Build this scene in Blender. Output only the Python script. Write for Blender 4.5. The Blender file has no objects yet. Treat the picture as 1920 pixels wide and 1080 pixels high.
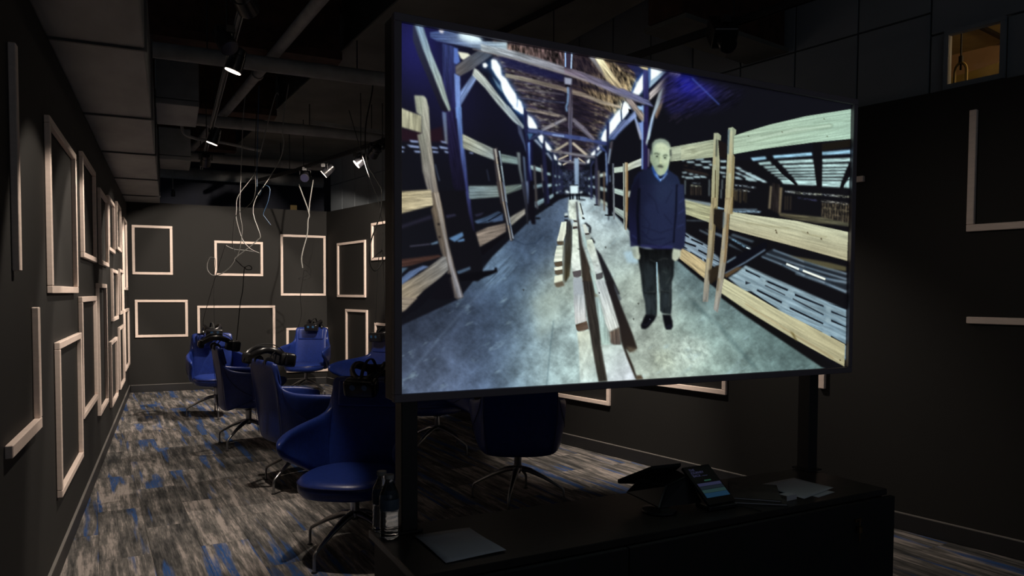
import bpy, bmesh, math, random
import numpy as np
from mathutils import Vector, Matrix

random.seed(4)
S = bpy.context.scene
COL = S.collection
R = math.radians

# ---------------------------------------------------------------- camera, world, lights, exposure
cam = bpy.data.cameras.new('camera'); camo = bpy.data.objects.new('camera', cam); COL.objects.link(camo)
cam.sensor_width = 36; cam.lens = 1392.08 / 1920 * 36; cam.shift_y = (606.49 - 540) / 1920
cam.clip_start = .05; cam.clip_end = 100
CH = 1.42
pitch, roll, yaw = .0394775, -.0049894, R(24.79)
cp, sp, cr, sr = math.cos(pitch), math.sin(pitch), math.cos(roll), math.sin(roll)
rv = Vector((1, 0, 0)); fv = Vector((0, cp, -sp)); dv = -Vector((0, sp, cp))
right = cr * rv + sr * dv; down = -sr * rv + cr * dv
rot = Matrix.Rotation(-yaw, 3, 'Z')
right, down, fwd = rot @ right, rot @ down, rot @ fv
m3 = Matrix((right, -down, -fwd)).transposed()
camo.matrix_world = Matrix.Translation((0, 0, CH)) @ m3.to_4x4()
S.camera = camo

S.view_settings.view_transform = 'Standard'; S.view_settings.look = 'None'
S.view_settings.gamma = 1; S.view_settings.exposure = 0; S.view_settings.use_curve_mapping = False
w = bpy.data.worlds.new('world'); S.world = w; w.use_nodes = True
w.node_tree.nodes['Background'].inputs[0].default_value = (.78, .88, 1, 1)
w.node_tree.nodes['Background'].inputs[1].default_value = .036

def spot(name, loc, aim, power, deg=60, blend=.35, col=(1, .86, .72), rad=.03):
    l = bpy.data.lights.new(name, 'SPOT'); l.energy = power; l.spot_size = R(deg); l.spot_blend = blend
    l.color = col; l.shadow_soft_size = rad
    o = bpy.data.objects.new(name, l); COL.objects.link(o); o.location = loc
    o.rotation_euler = (Vector(aim) - Vector(loc)).to_track_quat('-Z', 'Y').to_euler()
    return o
#            lamp position         aims at               W   cone
SPOTS = [((1.72, 9.25, 2.86), (-.3, 9.9, 1.0), 230, 60), ((1.92, 8.38, 2.86), (-.35, 8.8, .9), 210, 64),
         ((2.37, 5.70, 2.86), (-.4, 5.3, .8), 150, 52), ((2.56, 4.70, 2.86), (3.52, 5.35, .4), 320, 50),  # last one: unseen, added to brighten the frames under the display
         ((.388, 5.19, 2.84), (-.32, 5.45, .7), 98, 74), ((.387, 7.76, 2.84), (-.30, 8.0, .8), 88, 74),
         ((1.95, 7.73, 2.86), (1.6, 11.7, 1.35), 400, 54), ((.386, 9.03, 2.84), (.35, 11.7, 1.0), 190, 66),
         ((.387, 3.55, 2.84), (-.40, 4.0, .6), 90, 66), ((2.61, 4.45, 2.86), (3.85, 3.6, .4), 110, 58),  # last one: unseen, added to brighten the right wall and floor
         ((.388, 4.02, 2.84), (2.75, 9.3, 1.2), 330, 34), ((.386, 2.6, 2.84), (4.1, 2.35, .9), 42, 54)]
for i, (a, b, p, d) in enumerate(SPOTS): spot('track_spot', a, b, p, d, blend=1. if i in (3, 9, 11) else .2)
# unseen soft fill added behind the camera to lift bezel, desk and duct
l = bpy.data.lights.new('rear_fill_light', 'AREA'); l.energy = 4.5; l.shape = 'RECTANGLE'; l.size = 3.2; l.size_y = 1.8; l.color = (.86, .9, 1)
o = bpy.data.objects.new('rear_fill_light', l); COL.objects.link(o); o.location = (1.2, -4.5, 1.7); o.rotation_euler = (R(92), 0, R(-8))
l = bpy.data.lights.new('corridor_lamp', 'POINT'); l.energy = 15; l.shadow_soft_size = .12; l.color = (1, .66, .32)
o = bpy.data.objects.new('corridor_lamp', l); COL.objects.link(o); CORRIDOR_LAMP = o

# ---------------------------------------------------------------- helpers
def mat(name, col, rough=.6, metal=0., var=.0, scale=8., bump=0., spec=.5, emit=None, es=1., stretch=(1, 1, 1), coat=0.):
    m = bpy.data.materials.new(name); m.use_nodes = True
    nt = m.node_tree; b = nt.nodes['Principled BSDF']
    b.inputs['Base Color'].default_value = (*col, 1); b.inputs['Roughness'].default_value = rough
    b.inputs['Metallic'].default_value = metal; b.inputs['Specular IOR Level'].default_value = spec
    b.inputs['Coat Weight'].default_value = coat
    if emit: b.inputs['Emission Color'].default_value = (*emit, 1); b.inputs['Emission Strength'].default_value = es
    if var or bump:
        tc = nt.nodes.new('ShaderNodeTexCoord'); mp = nt.nodes.new('ShaderNodeMapping'); mp.inputs['Scale'].default_value = stretch
        nz = nt.nodes.new('ShaderNodeTexNoise'); nz.inputs['Scale'].default_value = scale; nz.inputs['Detail'].default_value = 6
        nt.links.new(tc.outputs['Object'], mp.inputs[0]); nt.links.new(mp.outputs[0], nz.inputs['Vector'])
        if var:
            cr_ = nt.nodes.new('ShaderNodeValToRGB')
            cr_.color_ramp.elements[0].color = (*[c * (1 - var) for c in col], 1); cr_.color_ramp.elements[0].position = .3
            cr_.color_ramp.elements[1].color = (*[min(1, c * (1 + var)) for c in col], 1); cr_.color_ramp.elements[1].position = .7
            nt.links.new(nz.outputs['Fac'], cr_.inputs[0]); nt.links.new(cr_.outputs[0], b.inputs['Base Color'])
        if bump:
            bp = nt.nodes.new('ShaderNodeBump'); bp.inputs['Strength'].default_value = bump; bp.inputs['Distance'].default_value = .005
            nt.links.new(nz.outputs['Fac'], bp.inputs['Height']); nt.links.new(bp.outputs[0], b.inputs['Normal'])
    return m

M = dict(
    wall=mat('charcoal_paint', (.0078, .0074, .0068), .75, var=.12, scale=3, bump=.15),
    skirting=mat('black_rubber_skirting', (.018, .018, .02), .5, var=.1),
    cap=mat('skirting_lit_edge', (.20, .19, .18), .5, var=.1),
    wood=mat('white_primed_wood', (.90, .75, .67), .5, var=.05, scale=14, stretch=(1, 1, 4), bump=.1),
    duct=mat('galvanised_duct', (.26, .27, .28), .55, .3, var=.22, scale=4, stretch=(1, .4, 1), bump=.1),
    duct_edge=mat('duct_flange', (.08, .08, .085), .5, .3, var=.2),
    navy=mat('far_wall_navy', (.012, .016, .035), .7, var=.3, scale=2),
    dark=mat('dark_paint', (.012, .012, .013), .6, var=.2),
    pipe=mat('grey_painted_pipe', (.26, .26, .26), .55, var=.25, scale=6),
    deck=mat('ceiling_deck', (.12, .17, .22), .85, var=.5, scale=1.6, bump=.2),
    beam=mat('sprayed_brown_beam', (.06, .028, .018), .9, var=.4, scale=10, bump=.6),
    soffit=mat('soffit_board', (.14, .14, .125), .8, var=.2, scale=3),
    panel=mat('pale_wall_panel', (.24, .27, .30), .7, var=.08, scale=2),
    blue=mat('blue_leather', (.013, .032, .19), .36, var=.14, scale=40, bump=.12, spec=.5),
    blue_dark=mat('blue_piping', (.004, .008, .07), .5, var=.1),
    chrome=mat('polished_aluminium', (.42, .42, .43), .28, 1., var=.05),
    black=mat('black_plastic', (.010, .010, .012), .28, var=.1, spec=.5),
    matt=mat('matt_black_foam', (.008, .008, .009), .8, var=.2, scale=60, bump=.4),
    ring=mat('blue_grey_lens_ring', (.03, .10, .22), .3, var=.1),
    lens=mat('dark_glass', (.01, .02, .05), .05, var=.05, spec=.8),
    greyp=mat('light_grey_plastic', (.42, .40, .38), .45, var=.05),
    ply=mat('black_desk_laminate', (.022, .019, .017), .36, var=.3, scale=10, stretch=(1, 8, 1), bump=.05),
    desk=mat('black_desk_front', (.009, .009, .01), .55, var=.2),
    bezel=mat('grey_display_bezel', (.19, .16, .19), .45, var=.06),
    post=mat('black_steel_post', (.010, .010, .011), .45, var=.15),
    paper=mat('white_paper', (.62, .64, .68), .8, var=.05, scale=3),
    brown=mat('printed_cover', (.075, .07, .062), .5, var=.5, scale=16),
    k=mat('black_cable', (.008, .008, .008), .5, var=.1),
    w=mat('white_cable', (.30, .30, .29), .45, var=.1),
    b=mat('blue_cable', (.03, .10, .22), .45, var=.1),
    brass=mat('dull_brass_key', (.16, .10, .05), .4, .8, var=.1),
    warm=mat('corridor_paint', (.55, .36, .2), .8, var=.1),
    warmd=mat('corridor_pipe_paint', (.45, .36, .14), .6, var=.15),
    lampface=mat('lit_lamp_face', (.9, .9, .9), .4, var=.01, emit=(1, .83, .66), es=9),
    darkglass=mat('unlit_lamp_face', (.02, .02, .04), .1, var=.02),
    glow1=mat('lit_far_window', (.4, .3, .15), .8, var=.05, emit=(.30, .19, .07), es=.15),
    text=mat('screen_lettering', (.3, .3, .5), .5, var=.01, emit=(.12, .12, .30), es=.16),
    green=mat('screen_button', (.1, .4, .3), .5, var=.01, emit=(.06, .22, .12), es=.16),
    st1=mat('screen_band_lilac', (.1, .1, .2), .5, var=.01, emit=(.10, .11, .26), es=.15),
    st2=mat('screen_band_slate', (.05, .07, .1), .5, var=.01, emit=(.03, .05, .07), es=.16),
    st3=mat('screen_band_teal', (.1, .2, .2), .5, var=.01, emit=(.06, .15, .15), es=.15),
    st4=mat('screen_band_blue', (.05, .15, .3), .5, var=.01, emit=(.03, .12, .24), es=.15),
)
# clear bottle plastic and water
def glassy(name, col, rough):
    m = bpy.data.materials.new(name); m.use_nodes = True; b = m.node_tree.nodes['Principled BSDF']
    b.inputs['Base Color'].default_value = (*col, 1); b.inputs['Transmission Weight'].default_value = 1
    b.inputs['Roughness'].default_value = rough; b.inputs['IOR'].default_value = 1.33
    return m
M['bottle'] = glassy('clear_bottle', (.9, .95, 1), .06)
M['label'] = mat('bottle_label', (.08, .11, .16), .5, var=.3, scale=30)

def obj(name, mesh, parent=None, mtl=None, loc=None, rotz=None):
    o = bpy.data.objects.new(name, mesh); COL.objects.link(o)
    if mtl is not None and not mesh.materials: mesh.materials.append(mtl)
    if parent: o.parent = parent
    if loc is not None: o.location = loc
    if rotz is not None: o.rotation_euler = (0, 0, rotz)
    return o
def struct(o): o['kind'] = 'structure'; return o
def tag(o, label, cat, group=None):
    o['label'] = label; o['category'] = cat
    if group: o['group'] = group
    return o
def thing(name, label, cat, loc=(0, 0, 0), rotz=0., group=None):
    o = bpy.data.objects.new(name, None); COL.objects.link(o); o.empty_display_size = .1
    o.location = loc; o.rotation_euler = (0, 0, rotz)
    return tag(o, label, cat, group)
class B:
    """collects shapes for one mesh"""
    def __init__(s): s.v = []; s.f = []
    def add(s, v, f):
        n = len(s.v); s.v += [tuple(p) for p in v]; s.f += [[i + n for i in q] for q in f]; return s
    def box(s, c, d, rz=0., m=None):
        x, y, z = [k / 2 for k in d]; ca, sa = math.cos(rz), math.sin(rz); v = []
        for dz in (-z, z):
            for dx, dy in ((-x, -y), (x, -y), (x, y), (-x, y)):
                p = Vector((c[0] + dx * ca - dy * sa, c[1] + dx * sa + dy * ca, c[2] + dz)); v.append(m @ p if m else p)
        return s.add(v, [[3, 2, 1, 0], [4, 5, 6, 7], [0, 1, 5, 4], [1, 2, 6, 5], [2, 3, 7, 6], [3, 0, 4, 7]])
    def tube(s, P, r, n=8, cap=True, flat=None):
        P = [Vector(p) for p in P]; rs = r if isinstance(r, (list, tuple)) else [r] * len(P); v = []; f = []
        up = Vector((0, 0, 1)); prev = None
        for i, p in enumerate(P):
            t = (P[min(i + 1, len(P) - 1)] - P[max(i - 1, 0)]).normalized()
            if prev is None:
                a = t.cross(up if abs(t.z) < .9 else Vector((1, 0, 0))).normalized()
            else:
                a = (prev - t * prev.dot(t)).normalized()
            prev = a; b = t.cross(a)
            for k in range(n):
                q = 2 * math.pi * k / n; v.append(p + (a * math.cos(q) + b * math.sin(q) * (flat or 1)) * rs[i])
        for i in range(len(P) - 1):
            for k in range(n): f.append([i * n + k, i * n + (k + 1) % n, (i + 1) * n + (k + 1) % n, (i + 1) * n + k])
        if cap: f.append(list(range(n))[::-1]); f.append([(len(P) - 1) * n + k for k in range(n)])
        return s.add(v, f)
    def lathe(s, prof, c=(0, 0, 0), n=20, m=None, cap=True, sx=1., sy=1., pw=2.):
        v = []; f = []
        for r, z in prof:
            for k in range(n):
                q = 2 * math.pi * k / n; cx, cy = math.cos(q), math.sin(q)
                cx = math.copysign(abs(cx) ** (2 / pw), cx); cy = math.copysign(abs(cy) ** (2 / pw), cy)
                p = Vector((r * cx * sx + c[0], r * cy * sy + c[1], z + c[2])); v.append(m @ p if m else p)
        for i in range(len(prof) - 1):
            for k in range(n): f.append([i * n + k, i * n + (k + 1) % n, (i + 1) * n + (k + 1) % n, (i + 1) * n + k])
        if cap: f.append(list(range(n))[::-1]); f.append([(len(prof) - 1) * n + k for k in range(n)])
        return s.add(v, f)
    def mesh(s, name, smooth=False, bevel=0., seg=2):
        me = bpy.data.meshes.new(name); me.from_pydata(s.v, [], s.f); me.update()
        bm = bmesh.new(); bm.from_mesh(me)
        bmesh.ops.recalc_face_normals(bm, faces=bm.faces)
        if bevel: bmesh.ops.bevel(bm, geom=list(bm.edges), offset=bevel, segments=seg, affect='EDGES', profile=.5, clamp_overlap=True)
        bm.to_mesh(me); bm.free()
        if smooth:
            me.polygons.foreach_set('use_smooth', [True] * len(me.polygons)); me.set_sharp_from_angle(angle=R(40))
        return me
def catmull(P, n=6):
    P = [Vector(p) for p in P]; out = []
    for i in range(len(P) - 1):
        a, b, c, d = P[max(i - 1, 0)], P[i], P[i + 1], P[min(i + 2, len(P) - 1)]
        for k in range(n):
            t = k / n
            out.append(.5 * ((2 * b) + (c - a) * t + (2 * a - 5 * b + 4 * c - d) * t * t + (3 * b - a - 3 * c + d) * t ** 3))
    return out + [P[-1]]

# ---------------------------------------------------------------- the room shell
RWA = R(-11.64); RD = Vector((math.sin(RWA), math.cos(RWA), 0)); RN = Vector((RD.y, -RD.x, 0))     # right wall runs along RD
XL, YB, ZT = -.525, 11.75, 2.66
def rw(s, z, off=0.): return RN * (4.563 + off) + RD * s + Vector((0, 0, z))
R_ANG = math.atan2(RD.y, RD.x)
C_BACK = (rw(0, 0).y, )                                                                            # helper for corner
s_corner = (YB - (RN * 4.563).y) / RD.y
XC = rw(s_corner, 0).x

struct(obj('floor', B().box((2.2, 4.9, -.04), (6.4, 14.6, .06)).mesh('floor'), None, M['dark']))
struct(obj('wall_left', B().box((XL - .05, 6.2, ZT / 2), (.1, 11.3, ZT)).mesh('wall_left'), None, M['wall']))
struct(obj('wall_back', B().box(((XL + XC) / 2, YB + .05, 1.345), (XC - XL + .02, .1, 2.69)).mesh('wall_back'), None, M['wall']))
s0_, s1_ = -.1, s_corner + .04; zt_ = lambda s_: 2.60 + .0085 * (s_ - 1.5)
vv_ = [rw(s0_, 0), rw(s1_, 0), rw(s1_, 0, .1), rw(s0_, 0, .1), rw(s0_, zt_(s0_)), rw(s1_, zt_(s1_)), rw(s1_, zt_(s1_), .1), rw(s0_, zt_(s0_), .1)]
struct(obj('wall_right', B().add(vv_, [[3, 2, 1, 0], [4, 5, 6, 7], [0, 1, 5, 4], [1, 2, 6, 5], [2, 3, 7, 6], [3, 0, 4, 7]]).mesh('wall_right'), None, M['wall']))
def skirt(name, c, d, rz, cz):
    a = struct(obj(name, B().box(c, d, rz).mesh(name), None, M['skirting']))
    obj('lit_edge_strip', B().box((c[0], c[1], .104), (d[0], d[1] + .002, .006), rz).mesh('lit_edge_strip'), a, M['cap'])  # paler grey stands in for light caught along the skirting's top edge
skirt('baseboard_left', (XL + .007, 6.2, .0525), (11.1, .012, .097), R(90), 0)
skirt('baseboard_back', ((XL + XC) / 2, YB - .007, .0525), (XC - XL - .04, .012, .097), 0, 0)
c = rw(5.3, .0525, -.007)
skirt('baseboard_right', c, (2 * (s_corner - 5.3) - .05, .012, .097), R_ANG, 0)

# carpet: plank tiles laid in staggered rows, each one a piece of the floor
def carpet_mat():
    m = bpy.data.materials.new('streaked_carpet'); m.use_nodes = True; nt = m.node_tree; N = nt.nodes; Lk = nt.links
    b = N['Principled BSDF']; b.inputs['Roughness'].default_value = .95; b.inputs['Specular IOR Level'].default_value = .1
    oi = N.new('ShaderNodeObjectInfo'); tc = N.new('ShaderNodeTexCoord'); av = N.new('ShaderNodeVectorMath'); av.operation = 'MULTIPLY_ADD'
    cb = N.new('ShaderNodeCombineXYZ'); Lk.new(oi.outputs['Random'], cb.inputs[0]); Lk.new(oi.outputs['Random'], cb.inputs[1]); Lk.new(oi.outputs['Random'], cb.inputs[2])
    Lk.new(cb.outputs[0], av.inputs[0]); av.inputs[1].default_value = (37, 53, 71); Lk.new(tc.outputs['Object'], av.inputs[2])
    def nz(sc, st, det=4):
        mp = N.new('ShaderNodeMapping'); mp.inputs['Scale'].default_value = st; Lk.new(av.outputs[0], mp.inputs[0])
        n = N.new('ShaderNodeTexNoise'); n.inputs['Scale'].default_value = sc; n.inputs['Detail'].default_value = det; n.inputs['Roughness'].default_value = .65
        Lk.new(mp.outputs[0], n.inputs['Vector']); return n.outputs['Fac']
    def ramp(src, stops):
        r = N.new('ShaderNodeValToRGB'); e = r.color_ramp.elements
        while len(e) < len(stops): e.new(.5)
        for k, (p, c) in enumerate(stops): e[k].position = p; e[k].color = (*c, 1) if len(c) == 3 else c
        Lk.new(src, r.inputs[0]); return r.outputs[0]
    def mth(op, a, b_):
        n = N.new('ShaderNodeMath'); n.operation = op
        for k, s in enumerate((a, b_)):
            if isinstance(s, (int, float)): n.inputs[k].default_value = s
            else: Lk.new(s, n.inputs[k])
        return n.outputs[0]
    streak = nz(1, (22, 1.7, 1)); fine = nz(1, (120, 9, 1), 3); blot = nz(1, (9, 5, 1)); grain = nz(420, (1, 1, 1), 2)
    t = mth('ADD', mth('MULTIPLY', streak, .6), mth('ADD', mth('MULTIPLY', fine, .22), mth('MULTIPLY', blot, .18)))
    t = mth('ADD', t, mth('MULTIPLY', mth('SUBTRACT', oi.outputs['Random'], .5), .07))
    base = ramp(t, [(.38, (.035, .036, .038)), (.46, (.085, .083, .082)), (.53, (.165, .155, .148)), (.60, (.36, .32, .30))])
    bl = mth('MULTIPLY', ramp(nz(1, (10, .62, 1), 2), [(.568, (0, 0, 0)), (.625, (1, 1, 1))]), ramp(fine, [(.36, (.25, .25, .25)), (.56, (1, 1, 1))]))
    mx = N.new('ShaderNodeMix'); mx.data_type = 'RGBA'; Lk.new(bl, mx.inputs[0]); Lk.new(base, mx.inputs[6]); mx.inputs[7].default_value = (.03, .085, .25, 1)
    m2 = N.new('ShaderNodeMix'); m2.data_type = 'RGBA'; m2.blend_type = 'MULTIPLY'; m2.inputs[0].default_value = .5
    Lk.new(mx.outputs[2], m2.inputs[6]); Lk.new(ramp(grain, [(.3, (.7, .7, .7)), (.7, (1.3, 1.3, 1.3))]), m2.inputs[7]); Lk.new(m2.outputs[2], b.inputs['Base Color'])
    bp = N.new('ShaderNodeBump'); bp.inputs['Strength'].default_value = .5; bp.inputs['Distance'].default_value = .003; Lk.new(grain, bp.inputs['Height']); Lk.new(bp.outputs[0], b.inputs['Normal'])
    return m
M['carpet'] = carpet_mat()
tile = B().box((0, 0, -.004), (.2485, .9985, .008)).mesh('carpet_tile'); tile.materials.append(M['carpet'])
floor = bpy.data.objects['floor']; GA = R(-4.8)
ca, sa = math.cos(GA), math.sin(GA)
def in_room(x, y): 
    n = Vector((x, y, 0)).dot(RN)
    return x > XL - .14 and n < 4.563 + .13 and y < YB + .45
nt_ = 0
for ci in range(-8, 28):
    for ri in range(-1, 16):
        u = (ci + .5) * .25 - .48; v = ri * 1.0 + (.5 if ci % 2 else 0) - .07
        # rotate so that rows run towards the back, leaning slightly left
        x = u * math.cos(-GA) - v * math.sin(-GA); y = u * math.sin(-GA) + v * math.cos(-GA)
        if not in_room(x, y) or y < 1.6: continue
        p = Vector((x, y, 0)); d = Vector((fwd.x, fwd.y, 0)); dep = p.dot(d); lat = p.dot(Vector((right.x, right.y, 0)))
        if dep < 2.3 or abs(lat) > dep * .69 + .7: continue
        o = obj('carpet_tile', tile, floor, None, (x, y, 0), -GA); nt_ += 1
print('tiles', nt_)

# ---------------------------------------------------------------- white wood frames on the walls
FG = {'l': 'white wood frames on the left wall', 'b': 'white wood frames on the back wall', 'r': 'white wood frames on the right wall'}
def to_wall(w, s, z, d):
    if w == 'l': return Vector((XL + d, s, z))
    if w == 'b': return Vector((s, YB - d, z))
    return rw(s, z, -d)
def rail(w, s0, s1, z0, z1, parent, name='rail', dep=.026):
    c = to_wall(w, (s0 + s1) / 2, (z0 + z1) / 2, dep / 2 + .001)
    rz = {'l': R(90), 'b': 0., 'r': R_ANG}[w]
    b = B().box((0, 0, 0), (abs(s1 - s0), dep, z1 - z0))
    return obj(name, b.mesh(name, bevel=.003, seg=1), parent, M['wood'], c, rz)
def frame(w, s0, s1, z0, z1, label, t=.036, sides='lrtb'):
    e = thing('wall_frame', label, 'frame', group=FG[w])
    if 'b' in sides: rail(w, s0, s1, z0, z0 + t, e)
    if 't' in sides: rail(w, s0, s1, z1 - t, z1, e)
    zb = z0 + (t if 'b' in sides else 0) + .0005; zt = z1 - (t if 't' in sides else 0) - .0005
    if 'l' in sides: rail(w, s0, s0 + t, zb, zt, e)
    if 'r' in sides: rail(w, s1 - t, s1, zb, zt, e)
    return e
frame('l', 4.11, 5.21, 1.413, 2.25, 'wide white frame hung high nearest the camera on the left wall')
frame('l', 5.60, 6.55, 1.646, 2.338, 'second high white frame along the left wall, right of the nearest')
frame('l', 6.96, 7.82, 1.65, 2.275, 'third high white frame along the left wall')
frame('l', 7.94, 8.74, 1.814, 2.33, 'fourth high white frame along the left wall, small and squarish')
frame('l', 9.17, 9.90, 1.887, 2.41, 'fifth and highest white frame along the left wall')
frame('l', 10.48, 11.23, 1.447, 2.36, 'tall white frame on the left wall closest to the back corner')
frame('l', 8.32, 9.14, 1.129, 1.652, 'small white frame at eye height on the left wall, nearer of a pair')
frame('l', 9.50, 10.26, 1.163, 1.685, 'small white frame at eye height on the left wall, farther of a pair')
frame('l', 6.66, 7.50, .441, 1.49, 'tall white frame in the middle of the left wall reaching lowest to the carpet')
frame('l', 5.42, 6.46, .608, 1.39, 'large white frame on the left wall right of the lowest near frame')
frame('l', 4.31, 5.34, .384, 1.167, 'low white frame nearest the camera on the left wall')
frame('l', 7.96, 8.87, .323, .95, 'low white frame on the left wall, first of three far low ones')
frame('l', 9.31, 10.26, .33, 1.028, 'low white frame on the left wall, second of three far low ones')
frame('l', 10.46, 11.50, .426, 1.203, 'low white frame on the left wall beside the back corner')
e = thing('wall_bar', 'single upright white bar high on the left wall at the picture edge', 'frame', group=FG['l']); rail('l', 3.26, 3.306, 1.497, 2.33, e)
e = thing('wall_frame', 'white corner of an open frame low on the left wall at the picture edge', 'frame', group=FG['l'])
rail('l', 3.05, 3.71, .84, .886, e); rail('l', 3.664, 3.71, .8865, 1.355, e)
frame('b', -.465, .055, 1.671, 2.366, 'upright white frame high on the back wall by the left corner')
frame('b', -.44, .245, .780, 1.315, 'wide low white frame on the back wall by the left corner')
frame('b', .61, 1.29, 1.669, 2.183, 'small wide white frame high on the back wall behind the cables')
frame('b', .37, 1.46, .22, 1.23, 'largest white frame low on the back wall behind the blue chairs')
frame('b', 1.545, 2.22, 1.379, 2.31, 'tall white frame on the back wall right of the hanging cables')
frame('b', 1.62, 2.26, .20, .886, 'white frame on the back wall partly hidden by the back centre chair')
frame('r', 9.635, 10.605, 1.362, 2.172, 'tall white frame on the right wall next to the back corner')
frame('r', 9.58, 10.31, .35, 1.187, 'low white frame on the right wall behind the dark chair')
frame('r', 8.5, 9.435, 1.873, 2.387, 'high white frame on the right wall cut by the display edge')
frame('r', 8.5, 9.34, .35, 1.019, 'low white frame on the right wall just left of the display edge')
frame('r', 4.71, 5.9, .443, 1.2, 'white frame on the right wall whose corner shows under the display, left one')
frame('r', 3.475, 4.5, .678, 1.4, 'white frame on the right wall whose corner shows under the display, middle one')
e = thing('wall_bar', 'short upright white bar on the right wall under the display beside the post', 'frame', group=FG['r']); rail('r', 2.69, 2.735, .808, 1.5, e)
e = thing('wall_bar', 'white bar end on the right wall poking out beside the display edge', 'frame', group=FG['r']); rail('r', 2.46, 3.1, 2.135, 2.172, e)
e = thing('wall_frame', 'open white frame corner high on the right wall at the picture edge', 'frame', group=FG['r'])
rail('r', 1.2, 1.858, 1.783, 1.822, e); rail('r', 1.82, 1.858, 1.8225, 2.458, e)
e = thing('wall_bar', 'level white bar on the right wall below the open frame corner', 'frame', group=FG['r']); rail('r', 1.2, 1.843, 1.268, 1.306, e)

# ---------------------------------------------------------------- building wall above the partitions, with its lit window
bw = struct(obj('wall_building', B().box(rw(5.5, 2.2, .42), (9.5, .06, .9), R_ANG).mesh('wall_building'), None, M['dark']))
def bpanel(s0, s1, z0, z1):
    c = rw((s0 + s1) / 2, (z0 + z1) / 2, .287 + .02)
    obj('panel', B().box((0, 0, 0), (s1 - s0 - .012, .04, z1 - z0 - .012)).mesh('panel', bevel=.002, seg=1), bw, M['panel'], c, R_ANG)
obj('backing', B().box(rw(5.93, 3.45, .35), (7.42, .04, 1.7), R_ANG).mesh('backing'), bw, M['dark'])
s = 2.22
while s < 11.2:
    bpanel(s, s + .468, 2.55, 3.172); bpanel(s, s + .468, 3.172, 4.28); s += .468
bpanel(1.3, 2.22, 3.03, 4.28); bpanel(1.3, 1.80, 2.45, 3.03); bpanel(2.13, 2.22, 2.45, 3.03); bpanel(1.80, 2.13, 2.45, 2.675)
for a_, b_, c_, d_ in ((1.0, 1.79, 2.4, 4.3), (2.14, 2.30, 2.4, 4.3), (1.79, 2.14, 3.04, 4.3), (1.79, 2.14, 2.4, 2.67)):
    obj('backing', B().box(rw((a_ + b_) / 2, (c_ + d_) / 2, .35), (b_ - a_, .04, d_ - c_), R_ANG).mesh('backing'), bw, M['dark'])  # unseen blockers added so corridor lamp light can't leak past the panels
win = struct(obj('window_1', B().box(rw(1.965, 2.69, .287), (.33, .05, .03), R_ANG).box(rw(1.965, 3.017, .287), (.33, .05, .026), R_ANG).box(rw(2.117, 2.853, .287), (.026, .05, .30), R_ANG).box(rw(1.812, 2.853, .287), (.024, .05, .30), R_ANG).mesh('window_1'), None, M['panel']))
pg = glassy('window_glass', (1, 1, 1), 0.)
obj('pane', B().box(rw(1.965, 2.853, .287), (.28, .004, .30), R_ANG).mesh('pane'), win, pg)
# corridor beyond the window
cor = struct(obj('wall_corridor', B().box(rw(2.4, 3.0, 2.3), (3.6, .05, 1.6), R_ANG).mesh('wall_corridor'), None, M['warm']))
struct(obj('ceiling_corridor', B().box(rw(2.4, 3.50, 1.35), (3.6, 2.0, .04), R_ANG).mesh('ceiling_corridor'), None, M['warmd']))
for k in range(3): obj('ceiling_batten', B().box(rw(2.0 + k * .5, 3.47, 1.35), (.03, 1.95, .03), R_ANG).mesh('ceiling_batten'), bpy.data.objects['ceiling_corridor'], M['dark'])
CORRIDOR_LAMP.location = rw(1.15, 3.2, 1.0); CORRIDOR_LAMP.rotation_euler = (0, 0, 0)
pp = thing('corridor_pipe', 'fat lagged pipe lying across the lit corridor window', 'pipe')
obj('lagging', B().tube([rw(1.5, 2.98, 1.3), rw(2.0, 2.96, 1.3), rw(2.4, 2.91, 1.3), rw(3.2, 2.88, 1.3)], .12, 20).mesh('lagging', smooth=True), pp, M['warmd'])
hg = thing('pipe_hanger', 'clevis hanger hoop on a rod seen through the corridor window', 'pipe hanger')
c = rw(2.235, 2.90, .75)
ring = [c + RD * .036 * math.cos(q) + Vector((0, 0, .055 * math.sin(q))) for q in [i * math.pi / 12 for i in range(13)]]
obj('hoop', B().tube([ring[0] - Vector((0, 0, .14))] + ring + [ring[-1] - Vector((0, 0, .14))], .009, 6).mesh('hoop', smooth=True), hg, M['warmd'])
obj('rod', B().tube([c + Vector((0, 0, .01)), c + Vector((0, 0, .5))], .006, 8).lathe([(.0, -.02), (.014, -.02), (.014, .02), (.0, .02)], c + Vector((0, 0, .08)), 6).mesh('rod'), hg, M['dark'])

# far building end wall with small lit openings
fb = struct(obj('wall_far', B().box((1.4, 13.6, 2.2), (6.0, .1, 4.2)).mesh('wall_far'), None, M['navy']))
for i, (x0, x1, z0, z1) in enumerate(((1.955, 2.065, 2.70, 2.965), (2.74, 2.855, 2.6, 3.25))):
    obj('lit_opening', B().box(((x0 + x1) / 2, 13.545, (z0 + z1) / 2), (x1 - x0, .012, z1 - z0)).mesh('lit_opening'), fb, M['glow1'])

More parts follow.
